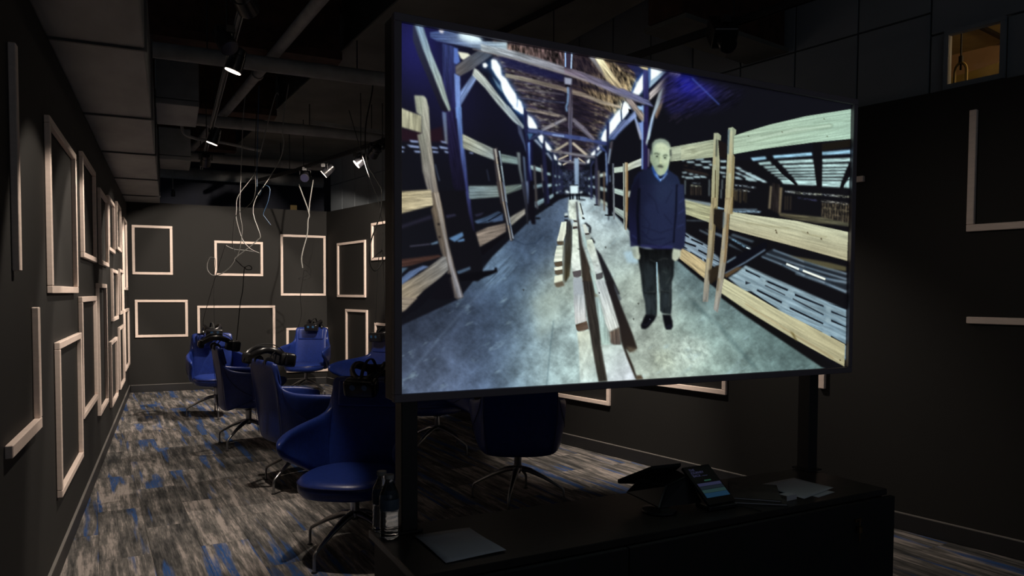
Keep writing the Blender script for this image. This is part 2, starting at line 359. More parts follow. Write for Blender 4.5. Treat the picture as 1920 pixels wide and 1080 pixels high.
# ---------------------------------------------------------------- things overhead
dk = struct(obj('ceiling', B().box((2.2, 6.5, 4.36), (7, 15.5, .1)).mesh('ceiling'), None, M['deck']))
dt = thing('air_duct', 'long grey air duct resting on the top edge of the left wall', 'duct')
ys = [1.2, 2.80, 4.345, 6.05, 7.6, 9.28, 10.85, 11.7]
for a, b_ in zip(ys, ys[1:]): obj('duct_section', B().box((-.44, (a + b_) / 2, 2.96), (.68, b_ - a - .012, .56)).mesh('duct_section', bevel=.006, seg=1), dt, M['duct'])
for y in ys[1:-1]: obj('flange', B().box((-.44, y, 2.96), (.705, .022, .585)).mesh('flange'), dt, M['duct_edge'])
for y0, y1, lb in ((7.4, 8.3, 'nearer square branch duct joining the long duct'), (10.2, 11.0, 'farther square branch duct joining the long duct')):
    br = thing('branch_duct', lb, 'duct', group='branch ducts')
    obj('body', B().box((.09, (y0 + y1) / 2, 3.33 if y0 < 9 else 3.29), (.36, y1 - y0, .34)).mesh('body', bevel=.01), br, M['duct'])
    obj('collar', B().box((.09, (y0 + y1) / 2, 3.13 if y0 < 9 else 3.09), (.36, y1 - y0 + .02, .05)).mesh('collar', bevel=.006), br, M['duct'])
for i, (y, x1, lb) in enumerate(((6.47, 2.6, 'nearest level grey pipe crossing under the ceiling'), (8.86, 2.9, 'middle level grey pipe crossing under the ceiling'), (11.3, 2.1, 'farther level grey pipe crossing under the ceiling'), (12.9, 2.4, 'bluish level pipe beyond the back wall top'))):
    p = thing('cross_pipe', lb, 'pipe', group='level pipes under the ceiling')
    obj('pipe', B().tube([(-.6, y, 3.30), (x1, y, 3.30)], .062 if i < 3 else .09, 14).mesh('pipe', smooth=True), p, M['pipe'])
    for x in (.3, 1.5): obj('hanger_rod', B().tube([(x, y, 3.35), (x, y, 3.6 if x > 1.1 else 4.3)], .006, 6).mesh('hanger_rod'), p, M['dark'])
for i, (y, lb) in enumerate(((3.9, 'dark brown beam overhead nearest the camera'), (6.75, 'dark brown beam above the nearest level pipe'), (9.15, 'dark brown beam above the middle level pipe'), (11.6, 'dark brown beam above the back wall'))):
    tag(obj('ceiling_beam', (lambda e_: B().box(((e_ - .8) / 2, y, 3.98), (e_ + .8, .26, .1)).box(((e_ - .8) / 2, y, 3.72), (e_ + .8, .06, .5)).box(((e_ - .8) / 2, y, 3.50), (e_ + .8, .26, .07)))(1.86 - .1025 * (y - 2.3)).mesh('ceiling_beam'), None, M['beam']), lb, 'beam', 'brown beams under the deck')
lp = thing('long_pipe', 'long grey pipe running lengthwise under the ceiling to the far left', 'pipe')
obj('pipe', B().tube([(1.22, 2.6, 3.415), (.571, 9.078, 3.415), (.10, 13.2, 3.415)], .045, 12).mesh('pipe', smooth=True), lp, M['pipe'])
for y in (4.876, 7.2, 9.5, 11.8): obj('coupling', B().tube([(.989 - (y - 4.876) * .0995, y - .03, 3.415), (.989 - (y - 4.876) * .0995, y + .03, 3.415)], .056, 12).mesh('coupling', smooth=True), lp, M['pipe'])
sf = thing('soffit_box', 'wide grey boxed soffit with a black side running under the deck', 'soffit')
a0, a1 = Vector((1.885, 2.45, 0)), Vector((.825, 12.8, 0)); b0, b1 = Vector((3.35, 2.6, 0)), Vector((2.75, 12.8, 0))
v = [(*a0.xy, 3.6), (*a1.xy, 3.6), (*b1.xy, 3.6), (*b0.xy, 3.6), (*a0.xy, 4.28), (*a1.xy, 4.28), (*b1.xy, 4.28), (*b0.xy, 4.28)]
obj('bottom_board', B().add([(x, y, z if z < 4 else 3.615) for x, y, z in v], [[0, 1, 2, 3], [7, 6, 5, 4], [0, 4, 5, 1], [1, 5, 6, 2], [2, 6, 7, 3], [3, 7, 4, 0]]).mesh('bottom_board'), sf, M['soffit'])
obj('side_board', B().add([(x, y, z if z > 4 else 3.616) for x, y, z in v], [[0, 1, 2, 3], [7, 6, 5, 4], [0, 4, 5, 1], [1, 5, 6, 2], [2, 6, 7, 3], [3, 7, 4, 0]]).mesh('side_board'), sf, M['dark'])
bb = thing('boxed_beam_end', 'brown boxed beam end meeting the panelled wall above the display', 'beam')
c = rw(3.36, 3.42, -.31)
obj('beam_body', B().box(c, (.30, 1.10, .42), R_ANG).mesh('beam_body', bevel=.01), bb, M['beam'])
obj('flange', B().box(c - Vector((0, 0, .235)), (.36, 1.11, .03), R_ANG).mesh('flange'), bb, M['soffit'])
for k, x, wh in ((0, .62, 'left'), (1, .70, 'middle'), (2, .78, 'right')):
    tag(obj('conduit', B().tube([(x + .12, 3.0, 4.22), (x - .32, 7.2, 4.22)], .014, 8).mesh('conduit', smooth=True), None, M['pipe']), wh + ' one of three thin conduits running lengthwise close to the deck', 'conduit', 'trio of conduits')
tag(obj('conduit', B().tube(catmull([(.12, 8.6, 3.62), (.14, 8.65, 3.2), (.22, 8.7, 3.08), (.6, 8.9, 3.08), (1.0, 9.2, 3.08)], 5), .016, 8).mesh('conduit', smooth=True), None, M['pipe']), 'bent grey conduit turning under the branch duct', 'conduit')

def track(name, p0, p1, label, rod=1.2):
    p0, p1 = Vector(p0), Vector(p1); d = (p1 - p0); L = d.length; rz = math.atan2(d.y, d.x); c = (p0 + p1) / 2
    t = thing(name, label, 'lighting track', c, rz)
    for dx in (-.012, .012): obj('channel_side', B().box((0, dx, .0), (L, .006, .035)).mesh('channel_side'), t, M['dark' if 'black' in label else 'pipe'])
    obj('channel_top', B().box((0, 0, .02), (L, .036, .006)).mesh('channel_top'), t, M['dark' if 'black' in label else 'pipe'])
    n = int(L / 1.6)
    for k in range(n + 1): obj('drop_rod', B().tube([(-L / 2 + .2 + k * 1.6, 0, .023), (-L / 2 + .2 + k * 1.6, 0, rod)], .005, 6).mesh('drop_rod'), t, M['dark'])
track('lighting_track', (.385, 2.2, 3.0), (.392, 10.3, 3.0), 'grey lighting track running lengthwise over the left row of chairs')
track('lighting_track', (1.516, 9.873, 3.0), (3.30, 2.15, 3.0), 'black lighting track running over the right side and display', .6)
track('lighting_track', rw(2.0, 3.55, -1.0), rw(6.5, 3.55, -1.0), 'black upper lighting track close to the panelled wall above the display', .045)
track('lighting_track', (1.52, 9.98, 3.0), (1.05, 11.5, 3.02), 'black lighting track continuing to the back wall', .58)
track('lighting_track', (2.35, 8.6, 3.3), (1.45, 8.45, 3.3), 'short grey rail crossing left of the display top', .3)

def spot_lamp(loc, aim, lit, label, top=3.0, box=False):
    loc = Vector(loc); d = (Vector(aim) - loc).normalized()
    t = thing('spotlight', label, 'spotlight', (loc.x, loc.y, top), 0, group='spotlights on the tracks')
    q = d.to_track_quat('Z', 'Y').to_matrix().to_4x4(); o_ = loc - Vector((loc.x, loc.y, top)); mm = Matrix.Translation(o_) @ q
    if box:
        obj('body', B().box((0, 0, -.12), (.14, .12, .20), m=mm).mesh('body', bevel=.008), t, M['black'])
        obj('snout', B().lathe([(.045, -.02), (.05, .0), (.05, .07), (.044, .08)], m=mm, n=16).mesh('snout', smooth=True), t, M['black'])
    else:
        obj('body', B().lathe([(.02, -.17), (.042, -.16), (.045, -.14), (.045, -.12), (.050, -.115), (.056, -.02), (.056, -.014), (.05, -.012)], m=mm, n=20).mesh('body', smooth=True), t, M['black'])
    obj('lamp_face', B().lathe([(.0005, -.0125), (.050, -.0115), (.050, -.0085), (.0005, -.008)], m=mm, n=20).mesh('lamp_face'), t, M['lampface' if lit else 'darkglass'])
    side = d.cross(Vector((0, 0, 1))).normalized() * .066; b0_ = o_ - d * .08
    obj('yoke', B().tube([b0_ + side, b0_ + side + Vector((0, 0, .07)), b0_ + Vector((0, 0, .09)), b0_ - side + Vector((0, 0, .07)), b0_ - side], .006, 6).mesh('yoke'), t, M['dark'])
    obj('stem', B().tube([b0_ + Vector((0, 0, .085)), Vector((0, 0, -.02))], .009, 8).box((0, 0, -.022), (.05, .03, .04)).mesh('stem'), t, M['dark'])
    return t
names = ['lit spotlight, left one of the lit pair on the black track', 'lit spotlight, right one of the lit pair on the black track', 'spotlight on the black track hidden behind the display', 'added unseen spotlight on the black track behind the display, farther of two',
         'nearer lit spotlight on the grey track over the left row', 'farther lit spotlight on the grey track over the left row', 'dark spotlight turned away beside the display edge on the black track', 'dark spotlight turned away at the far end of the grey track',
         'spotlight above the top of the photo on the grey track, third from its near end', 'added unseen spotlight on the black track behind the display, nearer of two', 'spotlight above the top of the photo on the grey track, aimed far right', 'spotlight at the very near end of the grey track']
for i, (a, b_, p, dg) in enumerate(SPOTS):
    a = Vector(a); d = (Vector(b_) - a).normalized()
    spot_lamp(a - d * .004, b_, True, names[i])
spot_lamp((2.874, 3.36, 2.86), (2.2, 2.0, 1.6), False, 'big black box shaped projector lamp hanging above the display', box=True)
spot_lamp((.35, 4.75, 2.86), (.9, 4.0, 1.8), False, 'unlit black spotlight just before the nearer lit one on the grey track')
spot_lamp((1.56, 9.62, 2.86), (1.2, 8.5, 2.3), False, 'round dark unlit spotlight at the left end of the black track')
for x, y, z, lb in ((.80, 4.6, 3.95, 'nearer bulb on a cord close to the deck'), (.74, 7.9, 3.75, 'farther bulb on a cord under the deck'), (2.25, 8.45, 3.12, 'small bulb on the cross rail left of the display')):
    t = thing('pendant_bulb', 'dark ' + lb, 'bulb', (x, y, z), group='dark pendant bulbs')
    obj('bulb', B().lathe([(.012, .09), (.02, .06), (.038, .02), (.042, -.01), (.03, -.04), (.008, -.052)], n=16).mesh('bulb', smooth=True), t, M['black'])
    obj('cord', B().tube([(0, 0, .08), (0, 0, min(4.3 - z, .6))], .005, 6).mesh('cord'), t, M['dark'])
t = thing('hanging_sensor', 'small cylinder hanging at the far end of the long pipe', 'sensor', (.07, 11.9, 2.86))
obj('can', B().lathe([(.02, -.05), (.03, -.045), (.03, .03), (.012, .05)], n=14).mesh('can', smooth=True), t, M['black'])
obj('stem', B().tube([(0, 0, .04), (0, 0, .5)], .006, 6).mesh('stem'), t, M['pipe'])
# ---------------------------------------------------------------- the picture shown on the big screen
PX0, PY0, PW, PH = 740, 30, 870, 720

def paint_screen():
    rng = np.random.RandomState(7)
    img = np.zeros((PH, PW, 3), np.float32)
    gy, gx = np.mgrid[0:PH, 0:PW].astype(np.float32)
    gx += PX0 + .5; gy += PY0 + .5

    def up(a, x, y):
        h, w = a.shape
        x = np.mod(x, w); y = np.mod(y, h)
        x0 = np.floor(x).astype(int); y0 = np.floor(y).astype(int)
        fx = x - x0; fy = y - y0
        fx = fx * fx * (3 - 2 * fx); fy = fy * fy * (3 - 2 * fy)
        x1 = (x0 + 1) % w; y1 = (y0 + 1) % h; x0 %= w; y0 %= h
        return (a[y0, x0] * (1 - fx) + a[y0, x1] * fx) * (1 - fy) + (a[y1, x0] * (1 - fx) + a[y1, x1] * fx) * fy
    base = rng.rand(128, 128).astype(np.float32) - .5

    def noise(x, y, ang, sl, sw, octv=3):
        ca, sa = math.cos(ang), math.sin(ang)
        u = (x * ca + y * sa) / sl; v = (-x * sa + y * ca) / sw
        r = 0; a = 1.
        for k in range(octv):
            r = r + a * up(base, u * 2 ** k + 17.3 * k, v * 2 ** k + 9.1 * k); a *= .55
        return r

    def blur(m, r):
        if r <= 0: return m
        k = max(1, int(round(r * 2))); k += 1 - k % 2
        for _ in range(2):
            for ax in (0, 1):
                p = np.pad(m, [(k // 2 + (1 if i == ax else 0), k // 2) if i == ax else (0, 0) for i in range(m.ndim)], mode='edge')
                c = np.cumsum(p, axis=ax, dtype=np.float64)
                m = ((np.take(c, range(k, c.shape[ax]), ax) - np.take(c, range(0, c.shape[ax] - k), ax)) / k).astype(np.float32)
        return m

    def mask(pts, soft):
        pad = 4 + int(soft * 3)
        xs = [p[0] for p in pts]; ys = [p[1] for p in pts]
        x0 = max(PX0, int(min(xs)) - pad); x1 = min(PX0 + PW, int(max(xs)) + pad + 1)
        y0 = max(PY0, int(min(ys)) - pad); y1 = min(PY0 + PH, int(max(ys)) + pad + 1)
        if x1 <= x0 or y1 <= y0: return None
        m = np.zeros((y1 - y0, x1 - x0), np.float32)
        S = 3
        for sy in range(S):
            Y = np.arange(y0, y1) + (sy + .5) / S
            X = (np.arange((x1 - x0) * S) + .5) / S + x0
            ins = np.zeros((len(Y), len(X)), bool)
            for i in range(len(pts)):
                ax_, ay = pts[i]; bx, by = pts[(i + 1) % len(pts)]
                if ay == by: continue
                c = (ay > Y) != (by > Y)
                if not c.any(): continue
                xi = ax_ + (Y - ay) * (bx - ax_) / (by - ay)
                ins ^= c[:, None] & (X[None, :] < xi[:, None])
            m += ins.reshape(len(Y), x1 - x0, S).mean(2) / S
        return blur(m, soft), (slice(y0 - PY0, y1 - PY0), slice(x0 - PX0, x1 - PX0))

    def poly(pts, c, c2=None, g=None, soft=.7, a=1., tex=0., ang=None, tl=30., tw=2.5, add=False):
        """c, c2: colours 0-255; g: gradient axis ((x,y),(x,y)); tex: amplitude of grain along ang"""
        r = mask(pts, soft)
        if r is None: return
        m, sl = r
        X = gx[sl]; Y = gy[sl]
        col = np.array(c, np.float32) / 255 * np.ones(X.shape + (1,), np.float32)
        if c2 is not None:
            (ax_, ay), (bx, by) = g if g else (pts[0], pts[len(pts) // 2])
            dd = (bx - ax_) ** 2 + (by - ay) ** 2
            t = np.clip(((X - ax_) * (bx - ax_) + (Y - ay) * (by - ay)) / dd, 0, 1)[..., None]
            col = col * (1 - t) + np.array(c2, np.float32) / 255 * t
        if tex:
            if ang is None:
                L = [(math.hypot(pts[i][0] - pts[i - 1][0], pts[i][1] - pts[i - 1][1]), i) for i in range(len(pts))]
                i = max(L)[1]; ang = math.atan2(pts[i][1] - pts[i - 1][1], pts[i][0] - pts[i - 1][0])
            col = col * (1 + tex * noise(X, Y, ang, tl, tw))[..., None]
        m = (m * a)[..., None]
        img[sl] = img[sl] + col * m if add else img[sl] * (1 - m) + col * m

    def K(k, s):
        ox, oy, sc = C[k]
        v = [float(t) for t in s.split()]
        return [(ox + v[i] / sc, oy + v[i + 1] / sc) for i in range(0, len(v), 2)]
    C = dict(a=(750, 40, 6), b=(900, 60, 6), c=(1060, 80, 6), d=(750, 200, 6), e=(900, 200, 6), f=(1060, 230, 5.4), g=(750, 360, 5.4), h=(880, 340, 5.4),
             i=(1020, 370, 6), j=(1040, 530, 5.684), k=(1170, 250, 8.308), l=(1170, 430, 5.4), m=(1280, 230, 6.35), n=(1270, 370, 4.91), o=(1400, 180, 4.5), p=(1400, 400, 3.6), z=(0, 0, 1))
    def q(k, s, c, c2=None, **kw):
        if 'g' in kw: kw['g'] = tuple(K(k, kw['g']))
        poly(K(k, s), c, c2, **kw)
    def line(k, s, w, c, c2=None, **kw):
        P = K(k, s)
        for i in range(len(P) - 1):
            (x0, y0), (x1, y1) = P[i], P[i + 1]
            L = math.hypot(x1 - x0, y1 - y0) or 1; nx, ny = -(y1 - y0) / L * w / 2, (x1 - x0) / L * w / 2
            poly([(x0 + nx, y0 + ny), (x1 + nx, y1 + ny), (x1 - nx, y1 - ny), (x0 - nx, y0 - ny)], c, c2, **kw)
    def glow(x, y, rx, ry, c, a):
        w = np.exp(-(((gx - x) / rx) ** 2 + ((gy - y) / ry) ** 2))[..., None] * a
        img[:] = img + np.array(c, np.float32) / 255 * w

    # --- darkness behind everything
    img[:] = np.array([15, 15, 22], np.float32) / 255
    glow(775, 80, 60, 90, (20, 20, 90), .7); glow(850, 180, 70, 100, (20, 18, 70), .35); glow(1000, 200, 60, 80, (8, 8, 50), .4)
    # --- floor: control colours spread smoothly
    fl = [(760, 640, 22, 28, 44), (758, 700, 60, 75, 100), (800, 725, 88, 106, 140), (790, 660, 50, 62, 86), (830, 690, 84, 104, 136), (850, 610, 42, 54, 76), (900, 720, 70, 92, 128),
          (880, 660, 64, 82, 112), (930, 640, 58, 78, 108), (905, 580, 56, 74, 102), (960, 590, 60, 84, 116), (940, 530, 60, 86, 118), (975, 530, 58, 82, 112), (930, 500, 92, 122, 152), (985, 470, 50, 70, 98), (1000, 430, 60, 80, 108),
          (1010, 500, 60, 80, 104), (1040, 390, 70, 92, 122), (1000, 620, 100, 130, 150), (1010, 570, 112, 140, 144), (980, 700, 96, 130, 158), (1020, 690, 130, 160, 164), (1055, 660, 160, 188, 178), (1050, 580, 168, 192, 176),
          (1045, 545, 190, 210, 188), (1060, 620, 136, 164, 170), (1050, 715, 166, 196, 190), (1110, 380, 130, 156, 168), (1110, 400, 176, 198, 200), (1130, 430, 150, 172, 176), (1125, 460, 168, 188, 184), (1150, 400, 120, 146, 160),
          (1160, 450, 138, 160, 160), (1150, 500, 150, 172, 164), (1180, 540, 158, 178, 162), (1170, 470, 120, 140, 142), (1190, 590, 128, 142, 134), (1190, 640, 138, 154, 144), (1215, 690, 156, 172, 156), (1250, 650, 160, 170, 150),
          (1235, 560, 150, 165, 150), (1310, 650, 150, 178, 166), (1290, 620, 130, 156, 146), (1330, 610, 108, 138, 134), (1300, 560, 104, 132, 132), (1290, 520, 84, 112, 118), (1340, 590, 96, 126, 126), (1370, 650, 116, 148, 140),
          (1320, 690, 158, 182, 166), (1400, 690, 116, 146, 140), (1460, 690, 78, 104, 104), (1420, 640, 76, 104, 104), (1380, 600, 78, 104, 108), (1340, 540, 66, 88, 94), (1500, 690, 78, 106, 104)]
    F = np.array(fl, np.float32)
    num = np.zeros_like(img); den = np.zeros((PH, PW), np.float32) + 1e-9
    for x, y, r_, g_, b_ in F:
        s = 16 + .09 * (y - 370)
        w = np.exp(-((gx - x) ** 2 + (gy - y) ** 2) / (2 * s * s)) + 1e-3 / (1 + ((gx - x) ** 2 + (gy - y) ** 2) / 400)
        num += w[..., None] * np.array([r_, g_, b_]) / 255; den += w
    flc = num / den[..., None]
    cl = noise(gx, gy, -.9, 30, 22, 4); fine = noise(gx, gy, .3, 6, 4, 3)
    lum = flc.mean(2, keepdims=True); flc = lum + (flc - lum) * .78
    br = 1.0 + .07 * np.clip((gx - 1000) / 150, 0, 1)
    med = noise(gx + 90, gy + 40, .9, 13, 9, 3); sc = noise(gx, gy + 500, -.75, 40, 3.5, 3)
    flc = flc * (br * (1 + .28 * cl + .12 * med + .05 * sc + .10 * fine))[..., None]
    wl = np.clip(noise(gx + 300, gy, -.5, 34, 14, 4) * 2.6 - .9, 0, 1)[..., None]
    flc = flc * (1 - .35 * wl) + np.array([175, 208, 218]) / 255 * .35 * wl
    r = mask([(740, 616), (862, 560), (900, 512), (925, 480), (960, 446), (1000, 408), (1050, 374), (1075, 366), (1120, 370), (1150, 396), (1180, 430), (1230, 470), (1300, 500), (1640, 760), (740, 760)], 1.)
    m, sl = r; m = m[..., None]; img[sl] = img[sl] * (1 - m) + flc[sl] * m
    q('z', '1262 640 1290 628 1330 640 1335 668 1310 690 1280 690 1262 670', (206, 220, 206), soft=6, a=.3, tex=.7, ang=.8, tl=8, tw=6)
    q('z', '1225 660 1262 655 1270 690 1230 695', (196, 208, 180), soft=6, a=.3, tex=.7, ang=.8, tl=8, tw=6)
    q('z', '1000 560 1045 545 1052 600 1010 640', (196, 214, 196), soft=8, a=.35)
    q('z', '905 505 960 478 975 500 915 545', (120, 150, 178), soft=7, a=.35, tex=.8, ang=-.8)
    line('z', '755 716 862 590 920 530', 2.2, (130, 155, 185), a=.35, soft=2)
    line('z', '1026 735 1034 650 1040 600', 1.5, (60, 85, 95), a=.6, soft=1)
    line('z', '958 445 985 458 1006 455 1020 440', 1.6, (30, 42, 60), a=.7, soft=1)
    line('z', '966 500 1000 494', 1.4, (40, 52, 72), a=.5, soft=1)
    line('z', '1300 565 1350 610 1420 690', 5, (54, 78, 82), a=.45, soft=3)
    line('z', '1290 540 1335 590 1360 640', 4, (180, 205, 200), a=.35, soft=3)
    line('z', '1145 395 1185 450', 1.6, (200, 215, 210), a=.5, soft=1)
    q('i', '905 610 1000 600 1075 700 1070 740 950 730', (168, 200, 214), soft=2, a=.8)
    for x, y in ((1199, 569), (1137, 463), (1190, 598), (983, 543)): poly([(x - 2, y - 1), (x + 2, y - 2), (x + 1, y + 3)], (45, 45, 40), a=.7)
    for _ in range(160):
        x = 1190 + rng.rand() * 230; y = 600 + rng.rand() * 90
        poly([(x, y), (x + 1.5, y), (x + 1, y + 1.4)], (70, 80, 74), a=.4)

    # --- roof boards between the two light strips
    q('z', '925 70 1000 90 1220 130 1215 160 1180 215 1120 290 1090 318 1068 322 1040 292 1000 232 960 170 925 120', (54, 44, 52), (30, 26, 40), g='1000 80 1075 320', soft=2, tex=.8, ang=.16, tl=26, tw=4)
    for i in range(34):                                        # left slope boards, fanning to the ridge
        t = i / 33.; y0 = 96 + 212 * t; xl = 925 + 140 * t ** 1.05; xr = 1066
        c = [(122, 112, 96), (60, 58, 84), (96, 88, 84), (40, 36, 54)][i % 4]
        line('z', f'{xl} {y0 - 6} {xr} {y0 + 34 * (1 - t) - 4}', 2.6 * (1 - t) + 1., c, (34, 28, 38), soft=.8, a=.75, tex=1.1, tl=7, tw=3)
    for i in range(30):
        t = i / 29.; y0 = 116 + 190 * t
        c = [(128, 108, 84), (62, 50, 48), (104, 92, 76), (44, 36, 42)][i % 4]
        line('z', f'1074 {y0 - 24 * (1 - t)} {1200 - 110 * t ** .9} {y0 + 24 * (1 - t)}', 2.8 * (1 - t) + 1., (50, 38, 36), c, soft=.8, a=.75, tex=1.2, tl=7, tw=3)
    for _ in range(150):                                       # light leaking between the boards
        t = rng.rand(); x = 935 + 120 * t + rng.rand() * 90 * (1 - t); y = 105 + 195 * t + (x - 935 - 120 * t) * .2
        if x < 1062: line('z', f'{x} {y} {x + 3 + 5 * rng.rand()} {y + 1.2}', 1 + 1.6 * rng.rand() * (1 - t), (206, 206, 186), soft=.8, a=.2 + .5 * rng.rand())
        x = 1200 - 105 * t - rng.rand() * 80 * (1 - t); y = 130 + 175 * t - (1200 - 105 * t - x) * .25
        if x > 1076: line('z', f'{x} {y} {x + 3 + 4 * rng.rand()} {y + 1.6}', 1 + 1.6 * rng.rand() * (1 - t), (214, 200, 160), soft=.8, a=.15 + .45 * rng.rand())
    q('z', '925 76 1062 98 1062 132 1000 116 925 92', (92, 76, 68), (70, 56, 58), g='925 80 1060 120', tex=1.5, ang=1.45, tl=12, tw=4, soft=1)
    q('z', '1072 104 1150 116 1210 160 1160 220 1075 150', (86, 70, 56), (130, 116, 84), g='1075 110 1195 150', tex=1.6, ang=1.2, tl=12, tw=4, soft=2, a=.8)
    q('z', '1073 102 1106 108 1140 150 1073 130', (24, 18, 34), soft=4, a=.7)
    q('b', '200 240 700 400 960 480 950 560 600 470 300 380', (24, 26, 66), soft=3, a=.85)
    q('b', '830 600 1000 640 990 960 900 900 860 750', (22, 18, 32), soft=5, a=.7)
    q('c', '90 560 260 700 330 880 100 860', (22, 18, 32), soft=5, a=.6)

    # --- sky strips with their glow
    W = (246, 255, 255)
    left = ['b:130 312 150 300 190 312 238 390 248 480 300 520 352 612 408 690 426 765 420 862 390 852 340 790 282 702 248 645 240 560 182 480 135 400', 'b:430 740 470 780 492 860 502 922 462 912 426 852',
            'b:530 920 590 960 640 1040 655 1085 560 1080 530 1030', 'e:655 330 700 305 720 330 720 412 690 396', 'e:735 375 780 420 820 482 812 502 762 482 735 442', 'e:830 520 868 556 876 600 842 586', 'e:890 612 926 640 916 656 886 642', 'e:360 0 490 0 500 60 440 50', 'b:35 350 70 340 95 370 70 400 40 390', 'a:660 140 800 150 900 190 930 225 780 215 680 180']
    right = ['c:868 345 886 345 885 520 830 590 755 560 800 482', 'c:640 690 682 655 745 735 690 822 645 870', 'c:500 902 570 800 622 742 636 870 560 972 500 1052', 'c:408 1080 440 1000 472 960 478 1080', 'c:960 282 1110 322 1030 390 960 436',
             'f:375 155 412 62 430 80 432 192 372 192', 'f:455 20 470 0 520 0 520 62 455 130', 'f:265 312 310 268 310 322 272 336', 'f:226 382 256 356 250 404 226 410', 'f:322 262 350 225 378 232 340 280']
    for s in left + right:
        k, t = s.split(':'); q(k, t, (60, 150, 230), soft=7, a=.75, add=True)
    for s in left + right:
        k, t = s.split(':'); q(k, t, W, soft=1.1)
    for x, y in ((1061.5, 325), (1090, 327), (1070, 344), (1100, 333), (1064, 358)): glow(x, y, 4, 4, (200, 230, 255), .8)

    # --- upper left: big post, braces, tie beams
    q('a', '480 240 620 280 680 1090 480 1090 490 600', (46, 56, 104), (32, 30, 70), g='540 260 580 1000', soft=1, tex=.3, ang=1.5)
    q('d', '480 50 640 0 680 400 770 900 800 1080 700 1090 600 880 560 600', (34, 30, 68), (16, 14, 28), g='580 0 680 1000', soft=1, tex=.3, ang=1.4)
    q('d', '480 50 525 60 545 420 510 400', (92, 110, 148), (96, 100, 110), g='490 60 530 400', soft=.9)
    q('g', '400 -20 680 -20 760 380 830 640 850 860 800 900 600 880 560 760 520 500', (15, 14, 20), soft=1)
    q('a', '610 290 655 300 680 450 640 480 610 460', (84, 112, 186), soft=1.2)
    q('a', '615 580 680 610 690 930 696 1085 640 1085', (112, 140, 206), (108, 138, 200), soft=1, tex=.2)
    q('d', '632 0 694 0 712 300 745 580 770 860 800 1080 770 1080 735 830 690 560 660 280', (100, 134, 196), (50, 56, 110), g='660 0 760 900', soft=1.1, tex=.2)
    q('g', '672 -10 705 -10 740 240 765 400 745 380 700 200', (50, 56, 104), (24, 22, 44), g='690 0 750 380', soft=1)
    q('a', '150 30 265 55 580 990 520 1010 470 990 330 660 210 380 150 200', (44, 48, 72), (24, 22, 34), g='200 60 520 990', soft=1.5)
    q('a', '170 35 265 60 350 330 470 620 575 990 555 1010 480 860 380 600 260 300', (128, 156, 182), (150, 166, 160), g='200 60 450 700', soft=1.2, tex=.25)
    q('a', '340 120 520 90 700 150 930 220 1210 230 1210 390 1000 340 760 280 600 250 420 215 345 175', (66, 84, 134), (150, 170, 178), g='400 150 1200 320', soft=1.3, tex=.35)
    q('a', '660 130 800 142 905 180 935 235 800 235 680 190', (226, 250, 255), soft=4)
    q('a', '440 88 500 95 490 130 455 125', (200, 200, 210), soft=1.5)
    q('a', '655 335 770 355 800 380 720 430 690 410', (226, 228, 204), soft=1)
    q('a', '780 390 900 320 1050 370 940 450 810 540 680 610 630 580 630 500', (70, 80, 96), (96, 92, 92), g='1000 380 650 580', soft=1.3, tex=.25)
    q('a', '680 790 840 570 870 640 690 935', (120, 146, 200), (110, 130, 170), soft=1, tex=.3)
    q('b', '-20 420 60 500 200 680 420 940 500 1060 490 1085 380 1000 200 800 60 620 -80 480 -60 400', (176, 184, 176), (150, 168, 172), g='0 450 480 1050', soft=1, tex=.4)
    q('b', '100 480 240 620 300 760 430 920 500 1000 505 1060 440 960 280 780 130 570', (18, 34, 62), soft=1.2, a=.8)
    q('b', '140 490 240 610 270 690 200 610', (110, 150, 180), soft=1, a=.8)
    # main tie beam
    q('b', '10 126 100 150 400 210 700 300 1000 400 1210 470 1210 540 950 470 700 400 400 305 150 235 20 208', (164, 176, 182), (104, 100, 110), g='0 160 1200 500', soft=1, tex=.45)
    q('c', '-10 270 200 330 500 440 760 560 940 640 1005 720 900 690 600 590 300 455 0 350', (116, 104, 118), (84, 90, 124), g='0 300 950 680', soft=1, tex=.4)
    line('b', '-80 186 400 300 700 392 1200 540', 1.6, (176, 166, 156), soft=.8, a=.7)
    line('c', '0 340 300 445 600 570 900 690', 1.5, (170, 166, 160), soft=.8, a=.6)
    q('c', '0 360 300 470 640 610 560 600 300 520 0 440', (22, 18, 32), soft=2, a=.8)
    # second, tan beam
    q('b', '290 460 500 500 900 600 1200 690 1205 735 900 650 560 560 290 505', (142, 138, 124), (112, 96, 88), g='300 480 1200 700', soft=1, tex=.35)
    q('c', '0 510 200 560 400 640 630 710 635 740 400 680 200 600 0 550', (120, 108, 98), (176, 164, 142), g='0 530 620 720', soft=.9, tex=.35)
    line('b', '420 640 620 655 960 700', 3, (128, 124, 122), (70, 66, 84), soft=1, a=.8, tex=.8)
    line('b', '520 870 800 910 960 950', 4, (148, 140, 132), (120, 112, 112), soft=1, a=.85, tex=.8)
    line('b', '480 740 700 770 960 790', 3, (70, 78, 110), soft=1, a=.7, tex=.8)
    # king post with bracket and pipe
    q('b', '958 225 1045 235 1040 420 960 400', (52, 44, 62), soft=.8)
    line('b', '965 228 968 390', 2.3, (150, 186, 236), soft=.6); line('b', '1038 235 1030 410', 2.2, (176, 206, 240), soft=.6)
    q('b', '955 505 1040 520 1035 590 958 580', (150, 156, 176), soft=.9); q('b', '965 590 1020 595 1020 612 965 610', (10, 8, 14), soft=.5)
    q('b', '1000 620 1040 620 1050 900 1042 1085 1000 1085', (72, 66, 82), (96, 92, 106), g='1020 640 1020 1080', soft=.8, tex=.5, ang=1.57)
    line('b', '995 615 998 700 992 790 976 840 985 890', 3, (120, 158, 200), soft=.8)
